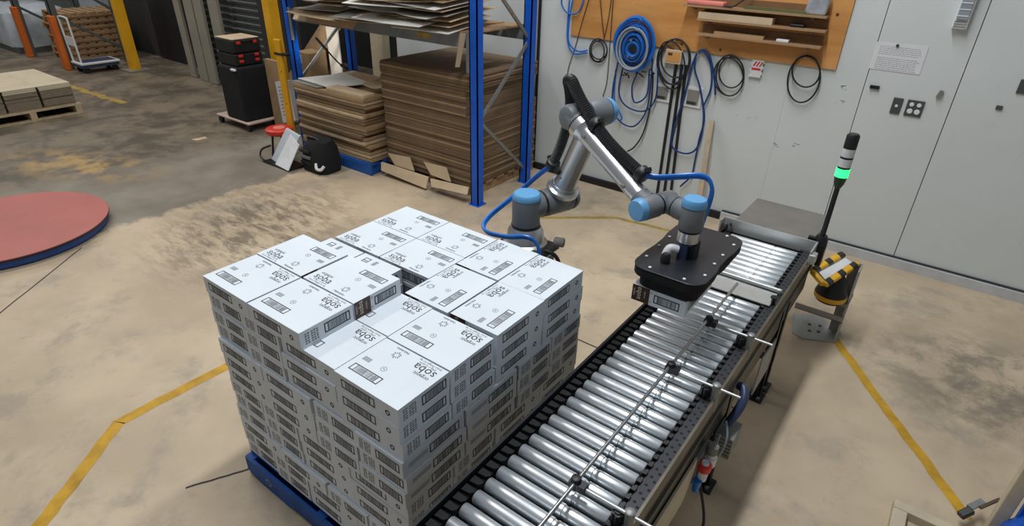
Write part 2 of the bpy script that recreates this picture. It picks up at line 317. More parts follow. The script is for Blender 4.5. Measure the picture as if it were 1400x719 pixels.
# end with text (+x)
barcode(ink, (CL/2+e, -CW/2+.115, .02), Y1, Z1, .13, .046, seed=4)
for k, (a, b) in enumerate(((.0, .05), (.012, .05), (.03, .058), (.042, .062), (.055, .058))):
    for j in range(5): o_ = V((CL/2+e, -CW/2+.022+a, .016+j*.011)); gi.quad(o_, o_+Y1*.009, o_+Y1*.009+Z1*(.006+.003*((j+k) % 2)), o_+Z1*.006)
# end with brown brand corner (-x)
barcode(ink, (-CL/2-e, .022, .02), -Y1, Z1, .125, .044, seed=5)
ring(ink, (-CL/2-e, .036, .066), Y1, Z1, .005, .0015); ring(ink, (-CL/2-e, .036, .02), Y1, Z1, .005, .0015)
br = MB(); br.quad(V((-CL/2-e, .044, 0)), V((-CL/2-e, CW/2+e, 0)), V((-CL/2-e, CW/2+e, CH+e)), V((-CL/2-e, .044, CH+e)))
bt = MB(); put(bt, 'soba', .036, (-CL/2-2*e, .098, .045), Z1, Y1); put(bt, 'organic', .014, (-CL/2-2*e, .122, .045), Z1, Y1); put(bt, 'noodles', .012, (-CL/2-2*e, .068, .045), Z1, Y1)
MESH = dict(print=ink.mesh('print', 'ink'), small_print=gi.mesh('small_print', 'greyink'), brand_panel=br.mesh('brand_panel', 'brown'), panel_lettering=bt.mesh('panel_lettering', 'paleink'))
def carton(x, y, z, rz, label, group=None):
    o = bpy.data.objects.new('carton', body); COL.objects.link(o); o.location = (x, y, z); o.rotation_euler = (0, 0, rz); tag(o, label, 'carton', group)
    for n in ('print', 'small_print', 'brand_panel'):
        c = bpy.data.objects.new(n, MESH[n]); COL.objects.link(c); c.parent = o
        if n != 'brand_panel': c['kind'] = 'stuff'          # flat print
        if n == 'brand_panel': g = bpy.data.objects.new('panel_lettering', MESH['panel_lettering']); COL.objects.link(g); g.parent = c
    return o
SX0, SX1, SY0, SY1 = -2.447, -1.205, 1.008, 2.258
PL, PW = .349, .269      # pitches
ORD = 'zeroth first second third fourth fifth sixth seventh eighth ninth tenth eleventh twelfth thirteenth'.split()
def layout(kind):
    """spots (x, y, rotation, key) of a pinwheel layer; P has long cartons along X at the near corner, Q is its mirror"""
    S = []
    xa, xb, ya, yb = SX0, SX1, SY0, SY1
    if kind == 'P':
        for i in range(2):
            for j in range(2):
                S.append((xb-PL*(i+.5), ya+PW*(j+.5), 0, 'f%d%d' % (i, j)))                 # near quadrant, i away from the corner along the left face
                S.append((xb-PW*(i+.5), yb-PL*(1.5-j), pi/2, 'r%d%d' % (i, j)))               # conveyor-side quadrant
                S.append((xa+PW*(i+.5), ya+PL*(j+.5), -pi/2, 'l%d%d' % (i, j)))               # left quadrant
                S.append((xa+PL*(i+.5), yb-PW*(1.5-j), pi, 'b%d%d' % (i, j)))                 # back quadrant
    else:
        for i in range(2):
            for j in range(2):
                S.append((xb-PW*(i+.5), ya+PL*(j+.5), -pi/2, 'f%d%d' % (i, j)))
                S.append((xb-PL*(i+.5), yb-PW*(1.5-j), 0, 'r%d%d' % (i, j)))
                S.append((xa+PL*(i+.5), ya+PW*(j+.5), 0, 'l%d%d' % (i, j)))
                S.append((xa+PW*(i+.5), yb-PL*(1.5-j), -pi/2, 'b%d%d' % (i, j)))
    return S
NAME = dict(f00='at the nearest corner', f10='second from the nearest corner on the left side', f01='second from the nearest corner on the conveyor side', r00='third from the nearest corner on the conveyor side', r01='far end of the conveyor side',
            l10='second from the left corner on the left side', l00='at the left corner')
TOP12 = dict(f11='behind the raised block, left of the centre', r10='right of the centre gap', r11='back edge, next to the far right corner', b00='back left, touching the raised block', b01='at the far back corner', b10='left of the centre gap', b11='back edge, second from the far back corner',
             l01='peeking out behind the raised block', l11='hidden beneath the raised block')
def ordw(n):
    if n < 14: return ORD[n]
    teen = 'fourteenth fifteenth sixteenth seventeenth eighteenth nineteenth'.split()
    if n < 20: return teen[n-14]
    t, u_ = divmod(n, 10); tens = ['', '', 'twent', 'thirt', 'fort', 'fift', 'sixt', 'sevent']
    return tens[t]+('ieth' if u_ == 0 else 'y-'+ORD[u_])
LAYZ = .152
kinds = {12: 'P', 11: 'P', 10: 'P', 9: 'Q', 8: 'Q', 7: 'Q', 6: 'P', 5: 'P', 4: 'P', 3: 'Q', 2: 'P', 1: 'P'}
PIT = .0831
for n in range(1, 13):
    for x, y, rz, key in layout(kinds[n]):
        vis = key in NAME
        if n == 12 and key in TOP12: lab = 'white soba carton on the %s tier up, %s' % (ORD[n], TOP12[key]); grp = 'white soba cartons'
        elif vis: lab = 'white soba carton, %s tier up, %s' % (ORD[n], NAME[key]); grp = 'white soba cartons'
        else:
            if n < 11 and key in ('f11', 'r10', 'b10', 'l11'): continue
            lab = 'white soba carton out of sight at the back of the pallet stack'; grp = 'hidden soba cartons'
        ox, oy = (.006, -.006) if kinds[n] == 'Q' else (-.003, .002)
        if key[0] in 'b': ox, oy = -ox, -oy
        carton(x+ox+R.uniform(-.004, .004), y+oy+R.uniform(-.004, .004), LAYZ+(n-1)*PIT, rz+R.uniform(-.006, .006), lab, grp)
z13 = LAYZ+12*PIT
for (i, j, rz, s) in ((0, 0, 0, 'at the left-hand corner'), (1, 0, 0, 'with its end towards the nearest corner'), (0, 1, pi, 'second back from the left-hand corner'), (1, 1, pi, 'showing a brown brand corner to the right')):
    carton(SX0+.002+.351*(i+.5)-.006*j*(1-i), SY0-.004+.271*(j+.5), z13, rz+R.uniform(-.008, .008), 'white soba carton on the unfinished top tier, %s' % s, 'white soba cartons')

# blue pallet
px0, px1, py0, py1 = -2.45, -1.21, .99, 2.24
pal = thing('pallet', 'blue painted timber pallet under the tall stack of white cartons', 'pallet', ((px0+px1)/2, (py0+py1)/2, 0))
for k in range(7):
    y = py0+.03+k*(py1-py0-.16)/6; MB().box(px0, px1, y, y+.1, .128, .15).build('top_board', 'bluepal', pal)
for k in range(3):
    x = px0+k*(px1-px0-.06)/2
    MB().hexa([V((x, py0, .02)), V((x+.06, py0, .02)), V((x+.06, py1, .02)), V((x, py1, .02)), V((x, py0, .128)), V((x+.06, py0, .128)), V((x+.06, py1, .128)), V((x, py1, .128))]).build('bearer', 'bluepal', pal)
for y in (py0, py0+.56, py1-.1): MB().box(px0, px1, y, y+.1, 0, .02).build('bottom_board', 'bluepal', pal)
mb = MB(); mb.prism([V((x, py0-.008, z)) for x, z in ((px0, 0.03), (px0+.13, .0), (px0+.36, .0), (px0+.42, .03), (px0+.8, .03), (px0+.86, 0), (px1, 0), (px1, .126), (px0, .126))], (0, .018, 0)); mb.build('side_bearer', 'bluepal', pal)
mb = MB(); ring(mb, (px0+.2, py0-.0095, .065), X1, Z1, .025, .008); mb.build('painted_mark', 'ghose', pal)

# ------------------------------------------------------------ roller conveyor
RZ = .85; RR = .0272
cv = thing('roller_conveyor', 'long steel gravity roller conveyor with black rails running beside the carton stack', 'conveyor', (-.73, 2.2, 0))
XL, XR = -.945, -.515
def roller_mesh():
    m = MB(); Lr = XR-XL; m.lathe((XL-.0, 0, 0), X1, [(0, RR-.003), (.004, RR), (.284, RR), (.287, RR-.003), (.297, RR-.003), (.300, RR), (Lr-.004, RR), (Lr, RR-.003)], 20)
    return m
proto = None
ys = [.969-.0697*k for k in range(7)]+[.969+.0697*(k+1) for k in range(29)]+[3.262+.066*k for k in range(9)]
for y in sorted(ys):
    if proto is None:
        m = roller_mesh(); m.v = [v+V((0, y, RZ-RR)) for v in m.v]; proto = m.build('roller', 'zinc', cv, smooth=True); y0 = y
    else: dup(proto, 'roller', cv, (0, y-y0, 0))
Y0, Y1c = .5, 3.9
MB().box(-1.012, -1.004, Y0, Y1c, RZ-.14, RZ+.012).build('left_rail', 'rail', cv)
MB().box(-1.004, -.962, Y0, Y1c, RZ-.035, RZ-.028).build('left_shelf', 'hole', cv)
MB().box(-1.016, -1.004, Y0, Y1c, RZ+.012, RZ+.016).build('left_lip', 'rail', cv)
MB().box(-.497, -.447, Y0, Y1c, RZ-.02, RZ-.014).build('perforated_strip', 'perf', cv)
MB().box(-.447, -.436, Y0, Y1c, RZ-.115, RZ+.0).build('right_rail', 'railw', cv); MB().box(-.436, -.424, Y0, Y1c, RZ-.115, RZ-.105).build('right_lip', 'railw', cv)
MB().box(-.452, -.436, Y0, Y1c, RZ-.29, RZ-.118).build('lower_side_rail', 'rail', cv)
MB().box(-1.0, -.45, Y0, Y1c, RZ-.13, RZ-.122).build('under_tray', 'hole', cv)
hm = None; bm_ = None; tm = None; k = 0; y = Y0+.03
while y < Y1c-.03:                       # bolt holes in two rows, roller end blocks, left guide teeth
    if hm is None:
        a = MB(); a.lathe((-.459, y, RZ-.0143), Z1, [(0, .0066), (.0008, .0066)], 10); a.lathe((-.478, y+.017, RZ-.0143), Z1, [(0, .0066), (.0008, .0066)], 10); hm = a.build('bolt_hole', 'hole', cv)
        a = MB(); a.box(-.513, -.496, y+.005, y+.026, RZ-.03, RZ-.004); a.box(-.509, -.499, y+.026, y+.04, RZ-.026, RZ-.012); bm_ = a.build('end_block', 'black', cv)
        a = MB(); a.prism([V((-.998, y, RZ-.028)), V((-.962, y+.004, RZ-.028)), V((-.95, y+.018, RZ-.028)), V((-.962, y+.03, RZ-.028)), V((-.998, y+.032, RZ-.028))], (0, 0, .02)); tm = a.build('guide_tooth', 'hole', cv); yy = y
    else:
        for q in (hm, bm_, tm): dup(q, q.name, cv, (0, y-yy, 0))
    y += .0349 if False else .0465
# side guide rod with cross rods, clamps and posts
GX, GZ = -.652, RZ+.07
MB().cyl((GX, .5, GZ), (GX-.012, 3.03, GZ), .0075, 12).build('guide_rod', 'steel', cv, smooth=True)
for y in (.62, 1.312, 2.12, 2.585):
    a = MB(); a.rcyl((GX-.005, y, GZ-.034), (GX-.005, y, GZ+.022), .019, 12, .006); a.box(GX-.026, GX+.036, y-.017, y+.017, GZ-.026, GZ+.004); a.build('rod_clamp', 'black', cv, smooth=True)
    MB().cyl((GX+.02, y, GZ-.014), (-.345, y+.004, GZ-.014), .0068, 10).build('cross_rod', 'zplate', cv, smooth=True)
    a = MB(); a.cyl((-.447, y+.003, RZ-.07), (-.447, y+.003, GZ+.0), .017, 14); a.lathe((-.447, y+.003, GZ), Z1, [(0, .018), (.004, .018), (.008, .012)], 14); po = a.build('rod_post', 'galv', cv, smooth=True)
    a = MB()
    for q in range(5): a.cyl((-.487+.014*cos(q*1.257), y+.014*sin(q*1.257), RZ+.0), (-.487+.014*cos(q*1.257), y+.014*sin(q*1.257), RZ+.045), .011, 8)
    a.cyl((-.487, y, RZ-.01), (-.487, y, RZ+.05), .014, 10); a.build('clamp_knob', 'black', cv, smooth=True)
# steel stop plate before the upper rollers
a = MB(); a.box(-.955, -.475, 3.035, 3.19, RZ-.006, RZ-.001); a.build('deck_plate', 'zplate', cv)
a = MB(); a.box(-.955, -.458, 3.2, 3.225, RZ-.004, RZ+.022); a.build('stop_bar', 'zplate', cv, bevel=.008)
a = MB(); a.lathe((-.47, 3.085, RZ-.01), Z1, [(0, .012), (.03, .012), (.036, .02), (.045, .02)], 6); a.build('plate_bolt', 'black', cv)
# end plate and chute behind
a = MB(); a.box(-1.045, -.43, 3.888, 3.897, RZ-.03, RZ+.062); a.box(-.44, -.43, 3.72, 3.89, RZ-.03, RZ+.062); a.box(-1.045, -1.036, 3.82, 3.89, RZ-.03, RZ+.062); a.build('end_plate', 'zplate', cv)
a = MB(); a.box(-.44, -.4, 3.71, 3.78, RZ-.02, RZ+.045); a.build('end_bracket', 'zplate', cv, bevel=.006)
a = MB(); a.lathe((-.98, 3.878, RZ+.03), -Y1, [(0, .011), (.012, .011)], 10); a.build('end_bolt', 'steel', cv)
a = MB(); a.box(-.99, -.465, 3.92, 4.48, RZ-.32, RZ+.02); a.build('chute_body', 'dsteel', cv, bevel=.02)
a = MB(); a.box(-.985, -.47, 3.925, 4.475, RZ+.0205, RZ+.026); a.build('chute_belt', 'belt', cv)
# legs with slotted foot plates, cross braces
for y in (.7, 2.45, 3.34, 3.47):
    for x in (-.452, -.985):
        a = MB(); a.box(x-.02, x+.02, y-.03, y-.024, .012, RZ-.12); a.box(x+.014, x+.02, y-.03, y+.03, .012, RZ-.12); a.build('leg', 'rail', cv)
        a = MB(); a.box(x-.045, x+.045, y-.06, y+.05, 0, .012); a.build('foot_plate', 'black', cv)
        a = MB(); a.lathe((x+.018, y-.035, .012), Z1, [(0, .012), (.014, .012)], 6); a.build('foot_bolt', 'galv', cv)
        for q in range(3): a = MB(); a.box(x+.0202, x+.0212, y-.008, y+.008, .1+q*.12, .16+q*.12); a.build('slot', 'hole', cv)
    MB().box(-.985, -.475, y-.01, y+.01, .3, .34).build('cross_brace', 'rail', cv)
MB().prism([V((-.432, yy_, z)) for yy_, z in ((.9, .42), (1.9, .42), (1.98, .56), (1.98, .62), (.9, .62))], (.01, 0, 0)).build('side_guard', 'cream', cv)
MB().prism([V((-.43, yy_, z)) for yy_, z in ((2.95, .3), (3.25, .3), (3.27, .52), (2.97, .56))], (.008, 0, 0)).build('side_cover', 'stand', cv)
# air service unit and controller hang on the rail
fr = thing('air_regulator', 'air filter regulator with grey cap, red knob and blue bowl on the conveyor side', 'regulator', (-.40, 2.08, .47))
pR = V((-.395, 2.1, .5))
a = MB(); a.lathe(pR, Z1, [(0, .028), (.05, .03), (.052, .024), (.07, .024)], 16); a.lathe(pR+V((0, -.075, -.03)), Z1, [(0, .02), (.05, .024), (.06, .02)], 14); a.build('body', 'white', fr, smooth=True)
a = MB(); a.lathe(pR+V((0, 0, .07)), Z1, [(0, .024), (.045, .026), (.05, .02)], 14); a.build('grey_cap', 'cardg', fr, smooth=True)
a = MB(); a.lathe(pR+V((0, -.075, .03)), Z1, [(0, .03), (.03, .032), (.036, .026)], 14); a.build('red_knob', 'redp', fr, smooth=True)
a = MB(); a.lathe(pR+V((0, -.075, .066)), Z1, [(0, .018), (.012, .016)], 10); a.build('white_button', 'white', fr)
a = MB(); a.lathe(pR+V((-.01, -.1, -.09)), Z1, [(0, .014), (.06, .02), (.07, .02)], 12); a.build('blue_bowl', 'hose', fr, smooth=True)
a = MB(); a.box(-.436, -.418, 2.0, 2.14, .44, .6); a.build('bracket', 'galv', fr)
ct = thing('drive_controller', 'blue topped grey drive box hanging on the conveyor side behind the regulator', 'controller', (-.41, 2.36, .45))
a = MB()
for q in range(6): a.box(-.43, -.35+.004*q*0, 2.28, 2.42, .40+q*.022, .416+q*.022)
a.build('cooling_fins', 'galv', ct); MB().tube(spline([(-.40, 2.33, .56), (-.375, 2.40, .66), (-.39, 2.45, .70), (-.42, 2.47, .70)]), .022, 12).build('blue_cover', 'darkblue', ct, smooth=True); MB().box(-.4355, -.405, 2.29, 2.41, .40, .53).build('core', 'galv', ct)
a = MB(); a.tube(spline([(-.4, 2.26, .64), (-.37, 2.22, .58), (-.38, 2.2, .48), (-.41, 2.23, .46), (-.41, 2.26, .55)]), .006); a.build('cable', 'ghose', ct, smooth=True)
tag(MB().tube(spline([(-.41, 2.06, .43), (-.33, 2.0, .2), (-.36, 1.8, .04), (-.46, 1.55, .02), (-.55, 1.2, .012)]), .007).build('air_hose', 'bhose', smooth=True), 'black air hose dropping from the regulator to the floor under the conveyor', 'hose')

# beacon
bc = thing('stack_light', 'black signal tower pole with a lit green band at the conveyor end', 'signal light', (-.425, 3.9, .83))
bx, by = -.425, 3.915
a = MB(); a.box(bx-.04, bx+.04, by-.02, by+.045, RZ-.1, RZ+.02); a.lathe((bx, by+.03, RZ+.02), Z1, [(0, .042), (.05, .04), (.075, .03)], 12); a.box(bx-.075, bx-.03, by, by+.03, RZ-.02, RZ+.075); a.build('mount', 'black', bc, smooth=True)
b0 = V((bx, by+.03, 0))
MB().cyl(b0+Z1*(RZ+.08), b0+Z1*1.275, .0155, 14).build('pole', 'black', bc, smooth=True)
MB().lathe(b0+Z1*1.27, Z1, [(0, .017), (.03, .03), (.075, .037)], 20).build('neck', 'dgreen', bc, smooth=True)
MB().lathe(b0+Z1*1.345, Z1, [(0, .038), (.052, .038)], 24).build('green_lamp', 'green', bc, smooth=True)
for i, (z, h, m) in enumerate(((1.397, .012, 'black'), (1.409, .05, 'lampw'), (1.459, .012, 'black'), (1.471, .05, 'lampw'))): MB().lathe(b0+Z1*z, Z1, [(0, .036), (h, .036)], 24).build('ring' if m == 'black' else 'clear_lamp', m, bc, smooth=True)
MB().lathe(b0+Z1*1.521, Z1, [(0, .036), (.075, .036), (.088, .028)], 24).build('sounder', 'black', bc, smooth=True)

# ------------------------------------------------------------ robot arm
q = [-1.8418, 2.6442, 1.1782, -.333, 1.1334, -.445, .2356, .1615, .1131, .163, .132, .6568, .6534]
E_ = V((cos(q[3]), sin(q[3]), 0)); A_ = V((-sin(q[3]), cos(q[3]), 0))
S0 = V(q[:3]); S1 = S0+A_*q[6]; uu = E_*cos(q[4])+Z1*sin(q[4]); ff = E_*cos(q[5])+Z1*sin(q[5])
E1 = S1+uu*q[11]; E0 = E1-A_*q[7]; W0 = E0+ff*q[12]; W1 = W0+A_*q[8]; W2 = W1+E_*q[9]; TT = W2-Z1*q[10]
nu = -E_*sin(q[4])+Z1*cos(q[4]); nf = -E_*sin(q[5])+Z1*cos(q[5])
rb = thing('robot_arm', 'six-axis palletising robot arm, silver tubes with grey joints and blue caps', 'robot', (S0.x, S0.y, .93))
def rl(name, m, mb): return mb.build(name, m, rb, smooth=True)
def lidp(r): return [(0, r*1.0), (.012, r*1.0), (.03, r*.93), (.036, r*.86), (.038, r*.5)]
ped = thing('pedestal', 'dark steel robot pedestal with equipment hanging on it behind the cartons', 'stand', (S0.x, S0.y, 0))
MB().box(S0.x-.12, S0.x+.12, S0.y-.12, S0.y+.12, .02, .90).build('column', 'rail', ped); MB().box(S0.x-.22, S0.x+.22, S0.y-.2, S0.y+.25, 0, .02).build('foot_plate', 'rail', ped)
MB().box(S0.x-.16, S0.x+.16, S0.y-.14, S0.y+.14, .90, .93).build('top_plate', 'black', ped)
MB().box(S0.x+.12, S0.x+.17, S0.y-.05, S0.y+.07, .6, .9).build('side_box', 'cardg', ped)
a = MB(); a.tube(spline([(S0.x+.16, S0.y-.02, .95), (S0.x+.22, S0.y, .93), (S0.x+.25, S0.y+.01, .86), (S0.x+.22, S0.y+.01, .76), (S0.x+.18, S0.y, .7)]), .012); a.build('cable', 'bhose', ped, smooth=True)
a = MB(); a.tube([(S0.x+.2, S0.y, .78), (S0.x+.32, S0.y+.02, .78), (S0.x+.32, S0.y+.02, .62), (S0.x+.2, S0.y, .62)], .006); a.build('hanger', 'rail', ped)
a = MB(); a.rcyl((S0.x+.17, S0.y+.06, .985), (S0.x+.23, S0.y+.08, .985), .03, 14, .008); a.build('valve', 'cardg', ped, smooth=True)
rl('base', 'alu', MB().lathe((S0.x, S0.y, .93), Z1, [(0, .135), (.03, .135), (.04, .118), (.1, .108), (.13, .092)], 32))
rl('base_ring', 'black', MB().lathe((S0.x, S0.y, 1.06), Z1, [(0, .087), (.016, .087)], 32))
a = MB(); a.lathe((S0.x, S0.y, 1.076), Z1, [(0, .084), (.15, .084), (.16, .082)], 32); a.cyl(S0, S0+A_*.098, .079, 28); rl('shoulder', 'grey', a)
rl('shoulder_cap', 'lid', MB().lathe((S0.x, S0.y, 1.236), Z1, lidp(.085), 32))
rl('shoulder_ring', 'black', MB().cyl(S0+A_*.098, S0+A_*.11, .081, 28))
a = MB(); a.rcyl(S0+A_*.11, S1+A_*.085, .083, 32, .02); a.cyl(S1, S1+uu*.1, .082, 28); rl('upper_joint', 'grey', a)
rl('upper_joint_cap', 'grey', MB().lathe(S1+A_*.085, A_, lidp(.08), 28))
rl('upper_flange', 'alu', MB().lathe(S1+uu*.085, uu, [(0, .098), (.022, .098), (.03, .082), (.05, .076)], 32))
rl('upper_arm', 'alu', MB().lathe(S1+uu*.13, uu, [(0, .073), (.02, .066), (q[11]-.25, .062), (q[11]-.21, .066)], 32))
a = MB(); a.rcyl(E1-A_*.075, E1+A_*.062, .075, 32, .02); a.cyl(E1, E1-uu*.085, .068, 28); rl('elbow', 'grey', a)
rl('elbow_cap', 'lid', MB().lathe(E1+A_*.06, A_, lidp(.07), 28))
rl('elbow_ring', 'black', MB().cyl(E1-A_*.075, E1-A_*.084, .066, 28))
a = MB(); a.rcyl(E1-A_*.084, E0-A_*.058, .068, 32, .03); a.cyl(E0, E0+ff*.055, .063, 28); rl('forearm_joint', 'grey', a)
rl('forearm_ring', 'black', MB().cyl(E0+ff*.055, E0+ff*.064, .065, 28))
rl('forearm', 'alu', MB().lathe(E0+ff*.064, ff, [(0, .067), (.04, .067), (.055, .054), (.08, .05), (q[12]-.2, .045), (q[12]-.19, .047), (q[12]-.13, .047)], 32))
a = MB(); a.rcyl(W0-A_*.052, W0+A_*.052, .056, 28, .012); a.cyl(W0, W0-ff*.075, .05, 24); rl('wrist_housing', 'grey', a)
rl('wrist_cap', 'lid', MB().lathe(W0-A_*.05, -A_, lidp(.055), 28))
rl('wrist_ring', 'black', MB().cyl(W0+A_*.052, W0+A_*.06, .05, 24))
a = MB(); a.rcyl(W0+A_*.06, W1+A_*.052, .052, 28, .018); a.cyl(W1, W1+E_*.066, .05, 28); rl('second_wrist_housing', 'grey', a)
rl('second_wrist_ring', 'black', MB().cyl(W1+E_*.066, W1+E_*.074, .051, 24))
a = MB(); a.cyl(W1+E_*.074, W2, .052, 28); a.rcyl(W2-Z1*.074, W2+Z1*.045, .056, 28, .01); rl('third_wrist_housing', 'grey', a)
rl('third_wrist_cap', 'lid', MB().lathe(W2+Z1*.043, Z1, lidp(.057), 28))
rl('third_wrist_ring', 'black', MB().cyl(W2-Z1*.074, W2-Z1*.082, .05, 24))
rl('tool_flange', 'alu', MB().lathe(W2-Z1*.082, -Z1, [(0, .05), (.05, .05), (.05, .048)], 28))
for c_, ax, r_ in ((V((S0.x, S0.y, 1.266)), Z1, .062), (W0-A_*.079, -A_, .04), (W2+Z1*.072, Z1, .042), (E1+A_*.09, A_, .05)):
    x_, y_, _ = frame(ax); a = MB()
    for k in range(4): a.cyl(c_+(x_*cos(k*pi/2+.6)+y_*sin(k*pi/2+.6))*r_, c_+(x_*cos(k*pi/2+.6)+y_*sin(k*pi/2+.6))*r_+ax*.006, .0055, 8)
    rl('cap_screws', 'grey', a)['kind'] = 'stuff'
for p_, d_ in ((S1+uu*.2-A_*.066, -A_), (E0+ff*.16-A_*.052+nf*.015, -A_), (E0+ff*.5-A_*.046, -A_)): rl('bolt_tab', 'cardg', MB().cyl(p_, p_+d_*.006, .011, 10))
# corrugated hose sleeve with clips, blue air lines
def corr(pts, r, name='hose_sleeve'):
    P = spline(pts, 12); L = [0]
    for i in range(1, len(P)): L.append(L[-1]+(P[i]-P[i-1]).length)
    n = int(L[-1]/.006); Q = []; j = 0
    for i in range(n+1):
        t = L[-1]*i/n
        while j < len(L)-2 and L[j+1] < t: j += 1
        Q.append(P[j].lerp(P[j+1], (t-L[j])/max(1e-6, L[j+1]-L[j])))
    rl(name, 'sleeve', MB().tube(Q, r, 12, rf=lambda i: r if i % 2 else r*.86))
def atd(x, y, d): return CP+ray(x, y)*d
SL1 = [atd(*p) for p in ((756, 224, 3.46), (767, 198, 3.39), (776, 168, 3.30), (780, 142, 3.20), (779, 122, 3.11), (777, 110, 3.05), (782, 111, 3.01))]
SL2 = [atd(*p) for p in ((789, 126, 2.985), (800, 147, 2.96), (815, 171, 2.935), (832, 194, 2.895), (850, 213, 2.85), (866, 228, 2.81), (878, 238, 2.785))]
corr(SL1+SL2, .031)
for P_, d_, o_ in ((SL1[0], uu, nu), (SL2[2], ff, nf), (SL2[-1], ff, nf)):
    a = MB(); a.rcyl(P_-d_*.022, P_+d_*.022, .041, 16, .006)
    a.bar(P_-o_*.02, P_-o_*.075, .03, .03); a.bar(P_+o_*.03+d_*.01, P_+o_*.05+d_*.02, .03, .018); rl('sleeve_clip', 'black', a)
def airline(name, pts, r=.0085, off=.013, n=2):
    for k in range(n): rl(name, 'hose', MB().tube([p+V((0, 0, off*k))-A_*off*.6*k for p in spline(pts, 8)], r, 8))
airline('air_line', [atd(*p) for p in ((878, 240, 2.785), (900, 244, 2.77), (930, 243, 2.74), (955, 242, 2.73), (969, 247, 2.73), (974, 260, 2.74), (971, 276, 2.76), (965, 293, 2.79), (957, 315, 2.82), (948, 340, 2.82))], .0095)
airline('air_line', [atd(*p) for p in ((756, 226, 3.46), (735, 242, 3.60), (712, 262, 3.66), (694, 277, 3.60), (672, 295, 3.55), (662, 309, 3.5), (668, 319, 3.45), (695, 325, 3.42), (718, 325, 3.40), (732, 331, 3.40), (738, 345, 3.42), (738, 362, 3.45))], .0095)
# vacuum gripper
GZt = 1.282
def rrect(x0, x1, y0, y1, r, z, waist=.010, n=6):
    P = []
    for cx, cy, a0 in ((x1-r, y0+r, -pi/2), (x1-r, y1-r, 0), (x0+r, y1-r, pi/2), (x0+r, y0+r, pi)):
        for k in range(n+1): a = a0+pi/2*k/n; P.append(V((cx+r*cos(a), cy+r*sin(a), z)))
        if a0 == -pi/2: P += [V((x1-waist*s, y0+(y1-y0)*t, z)) for t, s in ((.3, 0), (.42, .8), (.58, .8), (.7, 0))]
        if a0 == pi/2: P += [V((x0+waist*s, y0+(y1-y0)*t, z)) for t, s in ((.7, 0), (.58, .8), (.42, .8), (.3, 0))]
    return P
gx0, gx1, gy0, gy1 = -.972, -.628, 2.235, 2.84
pl = MB().prism(rrect(gx0, gx1, gy0, gy1, .075, GZt-.006), (0, 0, .006)).build('gripper_plate', 'plate', rb, bevel=.002)
MB().prism(rrect(gx0+.002, gx1-.002, gy0+.002, gy1-.002, .075, GZt-.05), (0, 0, .0438)).build('gripper_body', 'rubber', rb, bevel=.006)
MB().prism(rrect(gx0+.03, gx1-.03, gy0+.03, gy1-.03, .06, 1.1745), (0, 0, GZt-.0505-1.1745)).build('foam_pad', 'rubber', rb)
for x, y in [(gx0+.03, gy0+.12), (gx0+.03, gy0+.26), (gx0+.03, gy0+.38), (gx1-.03, gy0+.12), (gx1-.035, gy0+.25), (gx1-.035, gy0+.36), (gx1-.03, gy0+.5), (gx0+.09, gy0+.03), (gx1-.09, gy0+.03), (gx1-.09, gy1-.03), (gx0+.09, gy1-.03)]:
    MB().lathe((x, y, GZt), Z1, [(0, .0075), (.004, .0075), (.006, .004)], 10).build('bolt', 'white', pl)
a = MB(); a.lathe(TT, -Z1, [(0, .046), (.012, .046), (.014, .03), (TT.z-GZt, .03)], 20); a.box(TT.x-.022, TT.x+.022, TT.y-.05, TT.y+.03, GZt, TT.z-.008); rl('gripper_adapter', 'darkblue', a)
rl('adapter_block', 'black', MB().box(TT.x+.022, TT.x+.05, TT.y-.03, TT.y+.04, GZt, TT.z-.005))
a = MB(); a.tube(spline([TT+V((-.02, -.05, -.035)), TT+V((-.05, -.07, -.03)), TT+V((-.06, -.085, -.055)), TT+V((-.06, -.09, -.08))]), .02, 12); rl('elbow_fitting', 'white', a)
a = MB(); a.lathe((TT.x-.045, TT.y-.125, GZt), Z1, [(0, .022), (.035, .022), (.045, .014)], 12); a.cyl((TT.x-.06, TT.y-.09, GZt), (TT.x-.06, TT.y-.09, TT.z-.075), .022, 12); rl('vacuum_port', 'black', a)
carton((-.946-.69)/2, 2.262+CL/2, 1.091, pi/2, 'white soba carton held under the black robot gripper above the rollers', 'white soba cartons')

# ------------------------------------------------------------ safety scanner stand
ss = thing('scanner_stand', 'steel floor stand with hazard-taped hood right of the conveyor end', 'stand', (-.25, 4.38, 0))
MB().prism([V((x, y, 0)) for x, y in ((-.46, 4.23), (-.38, 4.195), (-.17, 4.3), (-.16, 4.47), (-.36, 4.61), (-.52, 4.5))], (0, 0, .008)).build('base_plate', 'stand', ss)
for x, y in ((-.36, 4.33), (-.3, 4.36), (-.38, 4.42), (-.31, 4.45)): MB().lathe((x, y, .008), Z1, [(0, .012), (.004, .012)], 8).build('anchor_bolt', 'rail', ss)
a = MB(); a.box(-.185, -.175, 4.30, 4.46, .008, .60); a.box(-.25, -.185, 4.44, 4.45, .008, .60); a.build('column', 'stand', ss)
a = MB(); a.box(-.50, -.17, 4.29, 4.298, .18, .225); a.box(-.50, -.17, 4.29, 4.33, .18, .185); a.build('tie_bracket', 'stand', ss)
hz = [atz(1153, 347, .61), atz(1111, 370, .6), atz(1127, 389, .57), atz(1172, 360, .6)]
c0 = sum(hz, V())/4; a = MB(); a.bar(hz[0], hz[1], .05, .035); a.bar(hz[1], hz[2], .05, .035); a.bar(hz[2], hz[3], .05, .035); a.build('taped_hood', 'hazard', ss, bevel=.012)
a = MB(); a.hexa([hz[k]*.93+c0*.07-Z1*.02 for k in range(4)]+[hz[k]*.93+c0*.07-Z1*.008 for k in range(4)]); a.build('hood_sheet', 'white', ss)
